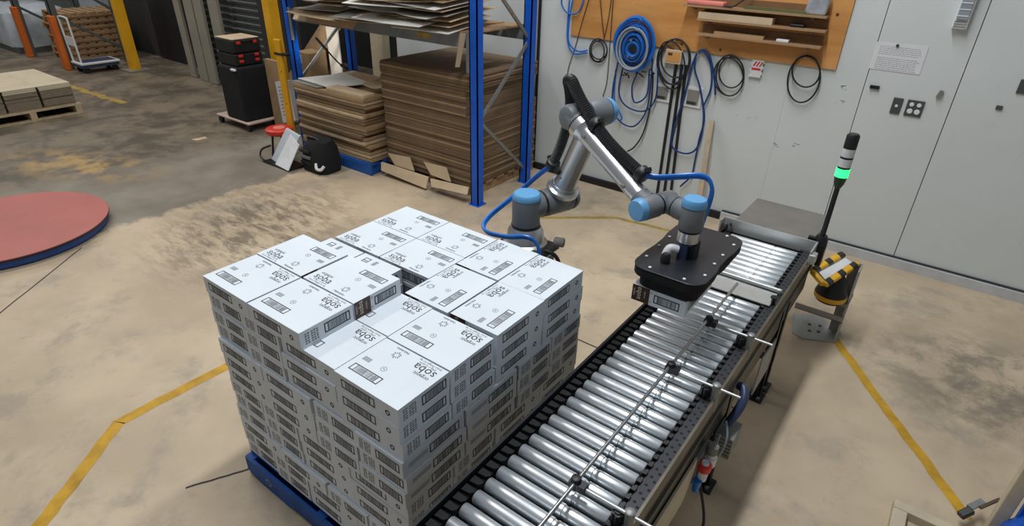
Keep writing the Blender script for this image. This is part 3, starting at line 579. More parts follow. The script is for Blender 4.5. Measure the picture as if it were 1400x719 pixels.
a = MB(); a.hexa([hz[2]*.3+hz[3]*.7-Z1*.02, hz[3]-Z1*.02, hz[0]*.2+hz[3]*.8-Z1*.02, hz[0]*.2+hz[2]*.2+hz[3]*.6-Z1*.02]+[hz[2]*.3+hz[3]*.7-Z1*.03, hz[3]-Z1*.03, hz[0]*.2+hz[3]*.8-Z1*.03, hz[0]*.2+hz[2]*.2+hz[3]*.6-Z1*.03]); a.build('hood_bracket', 'galv', ss)
pc = atz(1136, 401, .40)
MB().lathe(pc-Z1*.05, Z1, [(0, .09), (.02, .104), (.045, .106)], 28).build('scanner_base', 'black', ss, smooth=True)
MB().lathe(pc-Z1*.03, Z1, [(0, .1055), (.035, .1085)], 28).build('scanner_band', 'yellow', ss, smooth=True)
MB().lathe(pc+Z1*.005, Z1, [(0, .106), (.03, .1), (.05, .085), (.09, .085), (.13, .06), (.15, .05)], 28).build('scanner_head', 'black', ss, smooth=True)
MB().box(pc.x, -.17, pc.y, pc.y+.2, pc.z-.075, pc.z-.05).build('scanner_arm', 'galv', ss)

# ------------------------------------------------------------ things on the back wall
bd = tag(MB().box(-3.61, -.925, WY-.02, WY-.001, 1.62, 2.75).build('pegboard', 'ply'), 'orange plywood board on the white wall carrying hoses and shelves', 'board')
for px, py in ((932, 60), (985, 68), (1145, 20), (858, 34)):
    p = aty(px, py, WY-.0205); MB().lathe(p, -Y1, [(0, .013), (.0015, .013)], 10).build('knot', 'tanhose', bd)
shelf_z = [(1.805, -2.165, -1.065, 'lowest'), (1.935, -2.175, -1.06, 'middle'), (2.045, -2.33, -1.08, 'top')]
for z, x0, x1, nm in shelf_z:
    s_ = thing('shelf', '%s of the three narrow timber shelves on the plywood board' % nm, 'shelf', ((x0+x1)/2, WY-.02, z))
    MB().box(x0, x1, WY-.15, WY-.022, z-.018, z).build('board', 'shelfw', s_); MB().box(x0+.02, x1-.02, WY-.04, WY-.022, z, z+.07).build('back_board', 'shelfd', s_)
    for x in (x0+.09, x1-.12):
        a = MB(); a.bar((x, WY-.13, z-.022), (x, WY-.05, z-.045), .012, .006); a.box(x-.01, x+.01, WY-.056, WY-.0445, z-.05, z-.02); a.build('bracket', 'galv', s_)
tag(MB().box(-2.17, -1.5, WY-.148, WY-.06, 1.9355, 1.99).build('timber_strip', 'card2'), 'pale timber strip lying on the middle shelf of the plywood board', 'timber')
tag(MB().box(-2.0, -1.55, WY-.13, WY-.05, 1.8055, 1.835).build('timber_strip', 'shelfw'), 'thin timber strip lying on the lowest shelf of the plywood board', 'timber')
tag(MB().box(-1.44, -1.335, WY-.13, WY-.08, 1.8055, 1.83).build('eraser', 'white', bevel=.006), 'small white block on the lowest wall shelf', 'block')
tag(MB().box(-1.36, -1.24, WY-.12, WY-.06, 1.9355, 1.962).build('scraper', 'black', bevel=.008), 'small black tool on the middle wall shelf', 'tool')
tag(MB().box(-2.3, -1.95, WY-.15, WY-.05, 2.0455, 2.085).build('tray', 'pink', bevel=.012), 'pink plastic tray at the left end of the top wall shelf', 'tray')
tag(MB().bar((-1.78, WY-.1, 2.058), (-1.25, WY-.12, 2.058), .024, .022).build('rod', 'olive'), 'green rod lying along the top wall shelf', 'rod')
tag(MB().prism([V((-1.27, WY-.13, 2.046)), V((-1.1, WY-.13, 2.046)), V((-1.085, WY-.12, 2.2)), V((-1.25, WY-.12, 2.2))], (0, .07, 0)).build('bag', 'foil', bevel=.015), 'crumpled silver bag standing at the right end of the top wall shelf', 'bag')
tag(MB().tube(spline([(-1.95, WY-.14, 2.052), (-1.86, WY-.15, 2.06), (-1.80, WY-.13, 2.11), (-1.72, WY-.1, 2.17)]), .008).build('cord', 'bhose', smooth=True), 'short black cord draped over the top wall shelf', 'cord')

def loops(cx, cz, rx, rz_, n, r, jit=.012, Y=WY-.045, dz=0):
    P = []; rr = R
    for k in range(n):
        jx, jz, jy = rr.uniform(-jit, jit), rr.uniform(-jit, jit), rr.uniform(-.012, .012); ax, az = rx*(1+rr.uniform(-.08, .06)), rz_*(1+rr.uniform(-.1, .06))
        for i in range(24):
            t = 2*pi*i/24+pi/2; P.append(V((cx+jx+ax*cos(t), Y+jy-r*2*k*.3, cz+jz+az*sin(t)-dz*k*.0)))
    return P
def wp(pts, Y=WY-.04): return [aty(px, py, Y) for px, py in pts]
# big blue hose coil
hc = thing('hose_coil', 'big coil of blue air hose with a grey strand on the plywood board', 'hose', (-2.85, WY-.05, 1.3))
cen = aty(868, 62, WY-.05)
hc_peg = MB().cyl((cen.x, WY-.02, cen.z+.06), (cen.x, WY-.16, cen.z+.06), .012).build('peg', 'galv', hc)
for k, (r_, n_, m_) in enumerate(((.215, 5, 'hose'), (.19, 5, 'dhose'), (.16, 5, 'hose'), (.135, 4, 'dhose'), (.11, 4, 'hose'), (.085, 4, 'dhose'), (.065, 3, 'hose'))):
    MB().tube(loops(cen.x+.004*k, cen.z-.006*k+.01, r_, r_*1.15, n_, .011, .012, WY-.05-.012*k), .011, 8).build('coil', m_, hc, smooth=True)
MB().tube(loops(cen.x+.02, cen.z-.03, .165, .19, 2, .011, .01, WY-.135), .011, 8).build('grey_strand', 'ghose', hc, smooth=True)
for m_, pts in (('dhose', [(845, 85), (838, 120), (838, 150), (850, 168), (868, 172), (884, 150), (890, 110), (892, 80)]), ('dhose', [(852, 90), (846, 125), (856, 145), (880, 152), (896, 135), (900, 90)]), ('hose', [(842, 95), (840, 135), (850, 160), (846, 165)]), ('dhose', [(888, 95), (884, 130), (868, 140), (864, 120), (872, 98)]), ('bhose', [(893, 100), (890, 140), (880, 180), (868, 200), (858, 207)])):
    MB().tube(spline(wp(pts, WY-.035-R.uniform(0, .02))), .0085, 8).build('hanging_loop', m_, hc, smooth=True)
a = MB()
for k in range(12): p = aty(R.uniform(846, 895), R.uniform(94, 104), WY-.07); a.bar(p, p+V((R.uniform(-.08, .08), 0, R.uniform(-.04, .01))), .01, .01)
a.build('tie_ends', 'navy', hc)['kind'] = 'stuff'
def hang(name, label, cat, pieces, r, m):
    o = thing(name, label, cat, aty(*pieces[0][0], WY-.04))
    for pts in pieces: MB().tube(spline(wp(pts, WY-.032-R.uniform(0, .02)), 7), r, 8).build('loop', m, o, smooth=True)
    p = min((wp(pts) for pts in pieces), key=lambda L: -max(v.z for v in L)); t = max(p, key=lambda v: v.z)
    MB().cyl((t.x, WY-.015, t.z-.012), (t.x, WY-.075, t.z-.012), .006, 8).build('hook', 'galv', o)
    return o
def oval(cx, cy, rx, ry, tilt=0): return [(cx+rx*cos(t)+tilt*ry*sin(t), cy+ry*sin(t)) for t in [-pi/2+2*pi*i/16 for i in range(17)]]
hang('cable_coil', 'small black cable coil on the left part of the plywood board', 'cable', [oval(818, 69, 12, 16), oval(817, 70, 9, 14), oval(819, 68, 11, 13)], .007, 'bhose')
hang('cable_coil', 'black cable coil hanging over the small junction box', 'cable', [oval(921, 84, 21, 31, -.1), oval(918, 86, 18, 30, .1), oval(924, 80, 20, 26), oval(915, 92, 16, 30, .15)], .008, 'bhose')
hang('cable_coil', 'black cable coil between the blue looped hose and the striped tag', 'cable', [oval(998, 103, 19, 28), oval(996, 105, 20, 26, .05), oval(1000, 99, 17, 21)], .007, 'bhose')
hang('cable_coil', 'black cable coil at the right end of the plywood board', 'cable', [oval(1099, 108, 22, 32, -.12), oval(1102, 98, 19, 21)], .0075, 'bhose')
hang('looped_hose', 'dark blue hose hanging in a long loop beside the junction box', 'hose', [[(978, 130), (976, 100), (968, 72), (956, 70), (946, 90), (936, 130), (920, 180), (920, 202), (940, 210), (955, 198), (962, 160), (957, 120), (950, 95), (952, 75), (962, 71), (972, 90), (972, 120), (962, 145)], [(957, 118), (963, 160), (956, 190), (950, 220), (945, 240), (930, 255)]], .0095, 'dhose')
hang('looped_hose', 'blue hose looped at the left edge of the plywood board', 'hose', [[(769, -12), (768, 5), (776, 18), (790, 17), (798, 0), (799, -12)], [(780, -12), (777, 20), (776, 55), (784, 73), (803, 72)], [(785, -12), (778, 30), (778, 58), (790, 70), (803, 69)]], .0085, 'hose')
for k, pts in enumerate(([(808, -10), (796, 30), (786, 66), (778, 90), (775, 108)], [(820, -10), (823, 25), (826, 53)], [(837, -10), (832, 25), (826, 53)], [(839, -10), (834, 60), (830, 110), (824, 132)])):
    tag(MB().tube(spline(wp(pts, WY-.03)), .005, 6).build('cord', 'tanhose', smooth=True), ['brown cord slanting from the plywood board down behind the robot', 'thin brown cord falling straight to the small coil', 'thin brown cord slanting down to the small coil from the right', 'long brown cord hanging past the right of the small coil'][k], 'cord')
jb = thing('junction_box', 'small tan junction box above three black conduits', 'box', aty(922, 88, WY-.06))
p0, p1 = aty(913, 66, WY-.02), aty(932, 88, WY-.02)
MB().box(p0.x, p1.x, WY-.06, WY-.021, p1.z, p0.z).build('box_body', 'card2', jb, bevel=.004); MB().box(p0.x+.015, p1.x-.015, WY-.063, WY-.06, p1.z+.02, p0.z-.02).build('lid', 'ply', jb); MB().box(p0.x+.03, p0.x+.075, WY-.064, WY-.063, p0.z-.055, p0.z-.03).build('printed_label', 'ink', jb)
for k, (xa, xb) in enumerate(((924, 898), (932, 908), (938, 918))):
    a_, b_ = aty(xa, 89, WY-.025), aty(xb, 266, WY-.025)
    tag(MB().cyl((a_.x, WY-.02, p1.z-.0), (a_.x*.15+b_.x*.85, WY-.02, .09), .015, 10).build('conduit', 'bhose', smooth=True), '%s of the three black conduits below the junction box' % ['left', 'middle', 'right'][k], 'conduit')
for k, (x0, y0_, x1, y1_) in enumerate(((897, 113, 915, 141), (938, 117, 957, 149))):
    a_, b_ = aty(x0, y0_, WY-.01), aty(x1, y1_, WY-.01)
    o = thing('socket_plate', ['white socket plate behind the conduits, left one', 'white socket plate right of the three conduits'][k], 'socket', ((a_.x+b_.x)/2, WY, b_.z))
    MB().box(a_.x, b_.x, WY-.014, WY-.001, b_.z, a_.z).build('plate', 'white', o, bevel=.004); MB().box(a_.x+.03, b_.x-.03, WY-.018, WY-.014, b_.z+.03, a_.z-.03).build('insert', 'cardg', o); MB().box(a_.x+.035, b_.x-.05, WY-.02, WY-.018, b_.z+.03, b_.z+.06).build('switch', 'ink', o)
tg = thing('tag', 'red and white striped tag hanging at the board edge', 'tag', aty(1034, 106, WY-.03)); a_, b_ = aty(1027, 81, WY-.028), aty(1041, 107, WY-.028)
pts = []
for i in range(20):
    t = i/19; pts.append(V((a_.x+(b_.x-a_.x)*(.5+.42*(1 if True else 0)+.06*sin(t*6*pi)), WY-.028, a_.z+(b_.z-a_.z)*t)))
for i in range(20):
    t = 1-i/19; pts.append(V((a_.x+(b_.x-a_.x)*(.08+.06*sin(t*6*pi)), WY-.028, a_.z+(b_.z-a_.z)*t)))
MB().prism(pts, (0, .004, 0)).build('tag_card', 'white', tg); a = MB()
for k in range(3): x = a_.x+(b_.x-a_.x)*(.2+.22*k); a.quad(*[V((x+dx, WY-.0292, z)) for dx, z in ((0, a_.z-.055), (.014, a_.z-.055), (.036, a_.z-.012), (.022, a_.z-.012))])
a.quad(*[V((x, WY-.0292, z)) for x, z in ((a_.x+.02, a_.z-.09), (b_.x-.025, a_.z-.09), (b_.x-.025, a_.z-.07), (a_.x+.02, a_.z-.07))]); a.build('red_stripes', 'redp', tg)
# notice, lamp, switch plates
a_, b_ = aty(1200, 57, WY), aty(1256, 102, WY)
nt_ = thing('notice', 'white printed notice pinned on the wall panel', 'notice', ((a_.x+b_.x)/2, WY, b_.z))
MB().box(a_.x-.005, b_.x+.005, WY-.004, WY-.001, b_.z, a_.z).build('paper', 'white', nt_); a = MB()
for k in range(13):
    z = a_.z-.03-k*.0145
    if k == 5: continue
    x = a_.x+.03
    while x < b_.x-.04: wd = R.uniform(.008, .025); a.quad(*[V((p, WY-.0046, q_)) for p, q_ in ((x, z), (x+wd, z), (x+wd, z+.004), (x, z+.004))]); x += wd+.005
a.build('printed_lines', 'ghose', nt_)['kind'] = 'stuff'; MB().lathe(((a_.x+b_.x)/2-.03, WY-.004, a_.z-.012), -Y1, [(0, .009), (.01, .012)], 10).build('pin', 'ink', nt_)
em = thing('emergency_light', 'white ribbed emergency light fitting high on the wall panel', 'lamp', (-.165, WY, 2.02))
MB().box(-.215, -.115, WY-.06, WY-.001, 2.03, 2.6).build('housing', 'white', em, bevel=.01); MB().box(-.2, -.13, WY-.075, WY-.06, 2.1, 2.6).build('diffuser', 'ghose', em)
for k in range(10): MB().box(-.202, -.128, WY-.078, WY-.075, 2.12+k*.045, 2.128+k*.045).build('rib', 'white', em)
for k in range(3): MB().box(-.205, -.125, WY-.064, WY-.06, 2.045+k*.017, 2.053+k*.017).build('vent_slot', 'cardg', em)
s1 = thing('switch_plate', 'dark grey single switch plate on the wall panel', 'switch', (-.395, WY, 1.335)); MB().box(-.432, -.36, WY-.012, WY-.001, 1.335, 1.465).build('plate', 'outlet', s1, bevel=.003); MB().lathe((-.396, WY-.012, 1.4), -Y1, [(0, .012), (.006, .01)], 12).build('button', 'white', s1)
s2 = thing('power_outlet', 'dark grey double power outlet beside the switch plate', 'outlet', (-.267, WY, 1.335)); MB().box(-.328, -.206, WY-.012, WY-.001, 1.335, 1.465).build('plate', 'outlet', s2, bevel=.003)
for x in (-.292, -.24):
    for z, r_ in ((1.43, .017), (1.375, .021)): MB().lathe((x, WY-.012, z), -Y1, [(0, r_), (.004, r_*.9)], 14).build('socket' if z < 1.4 else 'switch', 'white', s2)
p = aty(1196, 119, WY); tag(MB().box(p.x-.035, p.x+.035, WY-.02, WY-.001, p.z-.012, p.z+.014, 0).build('marker', 'black'), 'short black stub stuck on the wall left of the switch plate', 'marker')
p = aty(1285, 128, WY); tag(MB().prism([p+V((-.02, -.001, -.025)), p+V((.01, -.001, -.02)), p+V((.02, -.001, .025)), p+V((-.005, -.001, .03))], (0, -.03, 0)).build('hook', 'galv'), 'small grey hook on the wall right of the power outlet', 'hook')
p = aty(1366, 147, WY); tag(MB().box(p.x-.02, p.x+.02, WY-.012, WY-.001, p.z-.015, p.z+.015).build('fixing', 'outlet'), 'small dark square fixing low on the right wall panel', 'fixing')
p = aty(1397, 118, WY); tag(MB().box(p.x-.02, p.x+.05, WY-.012, WY-.001, p.z-.05, p.z+.05).build('switch_plate', 'outlet'), 'dark plate at the right edge of the wall', 'plate')
a_, b_ = aty(973, 165, WY-.04), atz(951, 306, .01)
a = MB(); a.bar(b_, a_, .055, .03, up=(0, 1, .1)); tag(a.build('timber_plank', 'raw'), 'bare timber plank leaning upright against the white wall', 'timber')

# ------------------------------------------------------------ blue pallet rack with card stacks
rk = thing('pallet_rack', 'blue and grey pallet rack holding brown flattened cardboard', 'rack', (-5.3, 5, 0))
def post(x, y, w_=.1, d_=.09, m='blue', h=3.0, par=rk):
    a = MB(); t = .012
    a.box(x-w_/2, x+w_/2, y-d_/2, y-d_/2+t, 0, h); a.box(x-w_/2, x-w_/2+t, y-d_/2, y+d_/2, 0, h); a.box(x+w_/2-t, x+w_/2, y-d_/2, y+d_/2, 0, h); a.box(x-w_/2-.02, x+w_/2+.02, y-d_/2-.02, y+d_/2+.03, 0, .008)
    return a.build('upright', m, par)
UX, UY0, UY1 = -3.83, 4.56, 5.44; LX = -6.78
for x in (UX, LX):
    for y in (UY0, UY1): post(x, y)
    for z0, z1 in ((.18, .9), (1.6, .9), (1.6, 2.35)): MB().bar((x, UY1 if z0 < 1 or True else UY0, z0) if z0 != .18 else (x, UY1-.03, .18), (x, UY0+.04, z1), .035, .02, up=(1, 0, 0)).build('brace', 'galv', rk)
for y, m in ((UY0+.02, 'beamg'), (UY1-.02, 'beamg')): MB().box(LX+.05, UX-.05, y-.025, y+.025, 1.60, 1.73).build('beam', m, rk)
for x in (LX+.05, UX-.09): MB().box(x-.0, x+.045, UY0-.045, UY0-.03, 1.38, 1.75).build('beam_end_plate', 'beamg', rk)
a = MB(); p = aty(579, 45, UY0-.01); a.box(p.x-.1, p.x+.1, UY0-.008, UY0-.006, 1.64, 1.685); a.build('rating_label', 'linew', rk)
for k in range(11): x = LX+.12+k*.255; MB().box(x, x+.2, UY0, UY1, 1.73, 1.748).build('deck_board', 'wood', rk)
a = MB()
for k in range(24): z = .1+k*.11; a.box(UX-.051, UX-.0495, UY0-.015, UY0+.0, z, z+.03)
a.build('keyholes', 'hole', rk)['kind'] = 'stuff'

def sheet(x0, x1, y0, y1, z, th, m, bend=0, rz=0, tilt=0, name='flattened_carton', sk=0, n=4):
    """one flattened carton: a slightly bowed board"""
    b = MB(); cx, cy = (x0+x1)/2, (y0+y1)/2; r = M.Rotation(rz, 3, 'Z'); row = []
    for i in range(n+1):
        t = i/n; x = x0+(x1-x0)*t
        for y, s in ((y0, 0), (y1, 1)):
            zz = z+bend*(2*t-1)**2+tilt*(t-.5)+(sk if s == 0 else 0)*sin(pi*t); p = r @ V((x-cx, y-cy, 0)); row.append(V((cx+p.x, cy+p.y, zz)))
    vs = row+[v+V((0, 0, th)) for v in row]; N = len(row); fs = []
    for i in range(n):
        o = 2*i; fs += [(o, o+1, o+3, o+2), (N+o, N+o+2, N+o+3, N+o+1), (o, o+2, N+o+2, N+o), (o+1, N+o+1, N+o+3, o+3)]
    fs += [(0, N, N+1, 1), (N-2, N-1, 2*N-1, 2*N-2)]
    b.add(vs, fs); return b
# neat tall stack on a pallet
p2 = thing('pallet', 'dark pallet under the tall neat brown card stack in the rack', 'pallet', (-4.65, 5.2, 0))
for x in (-5.3, -4.7, -4.1): MB().box(x, x+.1, 4.72, 5.85, 0, .1).build('bearer', 'wood', p2)
for k in range(6): y = 4.7+k*.205; MB().box(-5.32, -3.98, y, y+.12, .1, .12).build('deck_board', 'wood', p2)
z = .121; T_ = []
while z < 1.30: T_.append(z); z += .0163
for k, z in enumerate(T_):
    off = .05*max(0, (z-.75)/.55)+R.uniform(-.004, .004); jy = R.uniform(-.004, .004)+(.012 if k % 9 < 3 else 0)
    if .62 < z < .95: off += .03
    tag(sheet(-5.30+off*.3-(.02 if z > .9 else 0), -3.985-(.05 if .9 < z < 1.15 else 0)+R.uniform(-.006, .006), 4.64+jy-off*.2, 5.83+jy, z, .0155, 'card3', 0, R.uniform(-.002, .002)).build('flattened_carton', 'card' if k % 11 in (4, 9) else 'card3'), 'flattened brown carton in the tall neat stack, %s from its top' % ordw(len(T_)-k), 'carton', 'tall neat card stack')
for px0_, px1_, nm in ((531, 567, 'left'), (580, 617, 'right')):
    P_ = [aty(px0_, 209 if nm == 'left' else 221, 4.6), aty(px1_-6, 215 if nm == 'left' else 229, 4.6), aty(px1_, 234 if nm == 'left' else 249, 4.57), aty(px0_+10, 226 if nm == 'left' else 239, 4.57)]
    tag(MB().prism(P_, (0, -.012, .004)).build('card_flap', 'card2'), '%s pale card flap hanging on the front of the tall card stack' % nm, 'card')
for (a0, a1, b1, b0), nm in ((((521, 222), (585, 243), (582, 258), (521, 233)), 'left'), (((588, 245), (640, 257), (638, 266), (590, 255)), 'right')):
    tag(MB().prism([aty(*a0, 4.52), aty(*a1, 4.52), aty(*b1, 4.47), aty(*b0, 4.47)], (0, .02, .004)).build('card_strip', 'card2'), '%s torn pale card strip along the foot of the tall card stack' % nm, 'card')
# messy lower stack on a blue pallet
p3 = thing('pallet', 'blue pallet under the sagging messy card stack in the rack', 'pallet', (-6.1, 5, 0))
for x in (-6.6, -6.0, -5.45): MB().box(x, x+.1, 4.42, 5.5, 0, .12).build('bearer', 'bluepal', p3, bevel=.015)
for k in range(6): y = 4.4+k*.2; MB().box(-6.62, -5.33, y, y+.12, .12, .14).build('deck_board', 'bluepal', p3)
MB().box(-6.62, -5.33, 4.39, 4.41, .0, .12).build('side_board', 'bluepal', p3)
z = .142; k = 0; T_ = []
while z < .86: t_ = R.uniform(.030, .050); T_.append((z, t_)); z += t_
for k, (z_, th) in enumerate(T_):
    dx = R.uniform(-.03, .03)
    tag(sheet(-6.69+R.uniform(0, .03), -5.38+dx-(.05 if .3 < z_ < .5 else 0), 4.43+R.uniform(-.035, .02), 5.37, z_+.002, th*.78, 'card', .006, R.uniform(-.012, .012), 0).build('flattened_carton', ('card', 'card2', 'card', 'card3')[k % 4]), 'flattened brown carton in the sagging low stack, %s from its top' % ordw(len(T_)-k), 'carton', 'sagging low card stack')
tag(MB().prism([V((-6.7, 4.5, z+.02)), V((-6.0, 4.45, z+.02)), V((-5.75, 4.85, z+.045)), V((-6.4, 5.0, z+.045))], (0, 0, .012)).build('whiteboard', 'cardw'), 'framed white board lying on the sagging card stack', 'board')
tag(MB().prism([V((-6.74, 4.42, z+.002)), V((-6.2, 4.4, z+.002)), V((-5.9, 4.9, z+.012)), V((-6.5, 5.1, z+.012))], (0, 0, .006)).build('card_sheet', 'cardg'), 'grey card sheet under the white board on the sagging stack', 'card')
tag(sheet(-5.68, -5.38, 4.66, 5.2, z+.06, .015, 'card2', .03, .1).build('open_carton', 'card2'), 'pale open card lid lying on the right of the sagging stack', 'card')
tag(MB().prism([V((-6.05, 4.42, z-.01)), V((-5.38, 4.42, z-.01)), V((-5.38, 4.6, z-.01)), V((-6.05, 4.6, z-.01))], (0, 0, .05)).build('folded_carton', 'card2', bevel=.012), 'folded pale carton on the front edge of the sagging stack', 'carton')
tag(MB().tube(spline([aty(432, 52, 4.75), aty(448, 70, 4.75), aty(463, 86, 4.75), aty(474, 94, 4.75)]), .014, 8, rf=lambda i: .016 if i < 6 else .009 if i < 14 else .02).build('hammer_handle', 'black'), 'black handled tool sticking up from the sagging card stack', 'tool')
# messy sheets on the shelf
z = 1.75
mats = ['card', 'cardg', 'card2', 'cardw', 'card', 'card2', 'cardg', 'card3']
mats = ['card2', 'cardw', 'card2', 'cardw', 'cardg', 'card2', 'cardw', 'card', 'card2']
for k in range(44):
    wd = R.uniform(.55, 1.0); mg = wd*.5+.16; xc = UX-.12-mg*.85 if k % 4 == 1 else R.uniform(LX+.1+mg, UX-.1-mg); x0 = xc-wd/2; zz = 1.79+.0115*k; front = 4.32+R.uniform(-.13, .13); dp = R.uniform(.55, .85)
    s = sheet(x0, x0+wd, front, front+dp, zz+.09*(front+dp-5.0), R.uniform(.004, .006), 'card', R.uniform(-.004, .012), R.uniform(-.12, .12) if k % 4 == 1 else R.uniform(-.3, .3), R.uniform(-.02, .02))
    for v_ in s.v: v_.z += .09*(v_.y-(front+dp))
    tag(s.build('card_sheet', mats[k % 9]), 'loose flattened card sheet in the untidy pile on the rack shelf', 'card', 'untidy card pile on the rack shelf')
tag(MB().prism([aty(405, 14, 4.5), aty(489, 28, 4.5), aty(482, 40, 4.42), aty(400, 26, 4.42)], (0, .01, .006)).build('card_flap', 'card2'), 'long pale card flap drooping over the left of the rack beam', 'card')
tag(MB().prism([aty(629, 45, 4.5), aty(637, 46, 4.5), aty(628, 92, 4.5), aty(622, 92, 4.5)], (0, .008, 0)).build('card_strip', 'raw'), 'narrow card strip hanging from the rack beam near the blue upright', 'card')
# yellow guard post and black strap
yg = thing('guard_post', 'short yellow guard post strapped to the left rack upright', 'post', (-6.9, 4.42, 0))
MB().box(-6.95, -6.83, 4.40, 4.44, 0, 1.38).build('post', 'yellow', yg, bevel=.008)
for z_ in (.6, 1.0): MB().lathe((-6.88, 4.40, z_), -Y1, [(0, .008), (.003, .008)], 10).build('slot', 'tanhose', yg)
MB().box(-6.96, -6.72, 4.392, 4.46, 1.2, 1.225).build('strap', 'black', yg)
# clutter behind the rack seen between its shelves
a_, b_ = aty(449, 66, 5.56), aty(464, 66, 5.56); tag(MB().box(a_.x, b_.x, 5.555, 5.575, .0, aty(456, 38, 5.56).z).build('bright_panel', 'sun'), 'bright white sheet standing in the doorway', 'panel')
for (p, q_, w_), lab, m in ((((410, 100), (452, 36), .3), 'wide brown card leaning behind the rack', 'card'), (((413, 108), (455, 40), .06), 'narrow brown strip leaning behind the rack', 'raw'), (((445, 98), (458, 45), .12), 'dark brown card edge leaning behind the rack', 'card3')):
    Yk = dict(card=5.64, raw=5.70, card3=5.76)[m]; a_, b_ = aty(*p, Yk), aty(*q_, Yk); d = (b_-a_).normalized(); base = a_-d*(a_.z/d.z)
    tag(MB().bar(base, b_+d*.4, w_, .02, up=(0, 1, 0)).build('leaning_card', m), lab, 'card')
a_, b_ = aty(402, 70, 5.3), aty(424, 92, 5.3); bx_ = thing('carton_box', 'small brown carton with printed label behind the left blue upright', 'carton', ((a_.x+b_.x)/2, 5.45, 0))
MB().box(a_.x, b_.x, 5.3, 5.6, b_.z-.3, a_.z).build('box_body', 'card', bx_); MB().box(a_.x+.05, a_.x+.16, 5.297, 5.3, b_.z+.03, a_.z-.03).build('printed_label', 'cardw', bx_); MB().box(a_.x-.05, b_.x+.05, 5.25, 5.65, 0, b_.z-.3).build('plinth', 'dark', bx_)
tag(MB().box(-7.86, -7.46, 4.79, 4.85, 0, .98).build('brown_card', 'card'), 'folded brown card standing against the second yellow column', 'card')
pn = thing('notice_stack', 'hanging white printed sheets beside the yellow guard post', 'notice', aty(390, 165, 4.7))
P_ = [aty(376, 112, 4.72), aty(393, 110, 4.72), aty(404, 165, 4.72), aty(387, 168, 4.72)]; MB().prism(P_, (0, .07, 0)).build('paper', 'white', pn); a = MB()
for k in range(9):
    t = .12+k*.085; l_, r_ = P_[0].lerp(P_[3], t), P_[1].lerp(P_[2], t); l2, r2 = l_.lerp(r_, .15), l_.lerp(r_, .5+.3*R.random()); dz = V((0, -.002, 0)); a.quad(l2+dz, r2+dz, r2+dz+V((0, 0, -.014)), l2+dz+V((0, 0, -.014)))
a.build('printed_lines', 'ghose', pn)['kind'] = 'stuff'

# ------------------------------------------------------------ columns and the dark bay at the back
for (x, y, s_, lab) in ((-13.3, 5.28, .16, 'tall yellow square column beside the dark doorway at the left'), (-8.02, 5.12, .15, 'tall yellow square column behind the black toolboxes')):
    o = thing('column', lab, 'column', (x, y, 0)); MB().box(x-s_/2, x+s_/2, y-s_/2, y+s_/2, 0.02, 4.2).build('shaft', 'yellow', o); MB().box(x-.22, x+.22, y-.2, y+.2, 0, .03).build('base_plate', 'conc', o)
# strip curtain and louvre panels
xa, xb = aty(196, 60, 6.3).x, aty(240, 60, 6.3).x  # next two dark sheets put the gloom of the open doorway into colour
tag(MB().box(xa-.5, xa+.55*(xb-xa), 6.3, 6.34, 0, 3.2).build('dark_sheet', 'dark'), 'dark stand-in sheet for the unlit doorway right of the yellow column', 'sheet')
tag(MB().box(xa+.55*(xb-xa)+.02, xb+1.2, 6.24, 6.28, 0.02, 3.2).build('dark_sheet', 'bhose'), 'near-black sheet standing in for the dark opening beside the grey strips', 'sheet')
for k, (x, wd, ln, y) in enumerate(((-12.0, .2, -.12, 5.72), (-11.62, .3, -.03, 5.7), (-11.25, .27, .0, 5.68), (-10.72, .29, .02, 5.66))):
    tag(MB().hexa([V((x, y, 0.01)), V((x+wd, y, 0.01)), V((x+wd, y+.05, 0.01)), V((x, y+.05, 0.01)), V((x+ln, y, 3.2)), V((x+wd+ln, y, 3.2)), V((x+wd+ln, y+.05, 3.2)), V((x+ln, y+.05, 3.2))]).build('curtain_strip', 'strip'), 'grey upright curtain strip, %s from the left in the doorway' % ORD[k+1], 'curtain')
for (x0, x1, nm) in ((-11.6, -10.45, 'left'), (-10.4, -9.5, 'right')):
    o = thing('louvre_panel', '%s grey louvred panel behind the curtain strips' % nm, 'panel', ((x0+x1)/2, 5.9, 0)); MB().box(x0, x1, 5.93, 5.97, 0, 3.2).build('backing', 'rackg', o)
    for k in range(24): z_ = .1+k*.11; MB().hexa([V((x0, 5.93, z_)), V((x1, 5.93, z_)), V((x1, 5.93, z_+.02)), V((x0, 5.93, z_+.02)), V((x0, 5.87, z_+.05)), V((x1, 5.87, z_+.05)), V((x1, 5.87, z_+.065)), V((x0, 5.87, z_+.065))]).build('slat', 'louv', o)
tag(MB().box(-9.45, -8.4, 5.8, 5.9, 0, 3.2).build('dark_sheet', 'dark'), 'dark brown panel behind the black toolboxes', 'sheet')

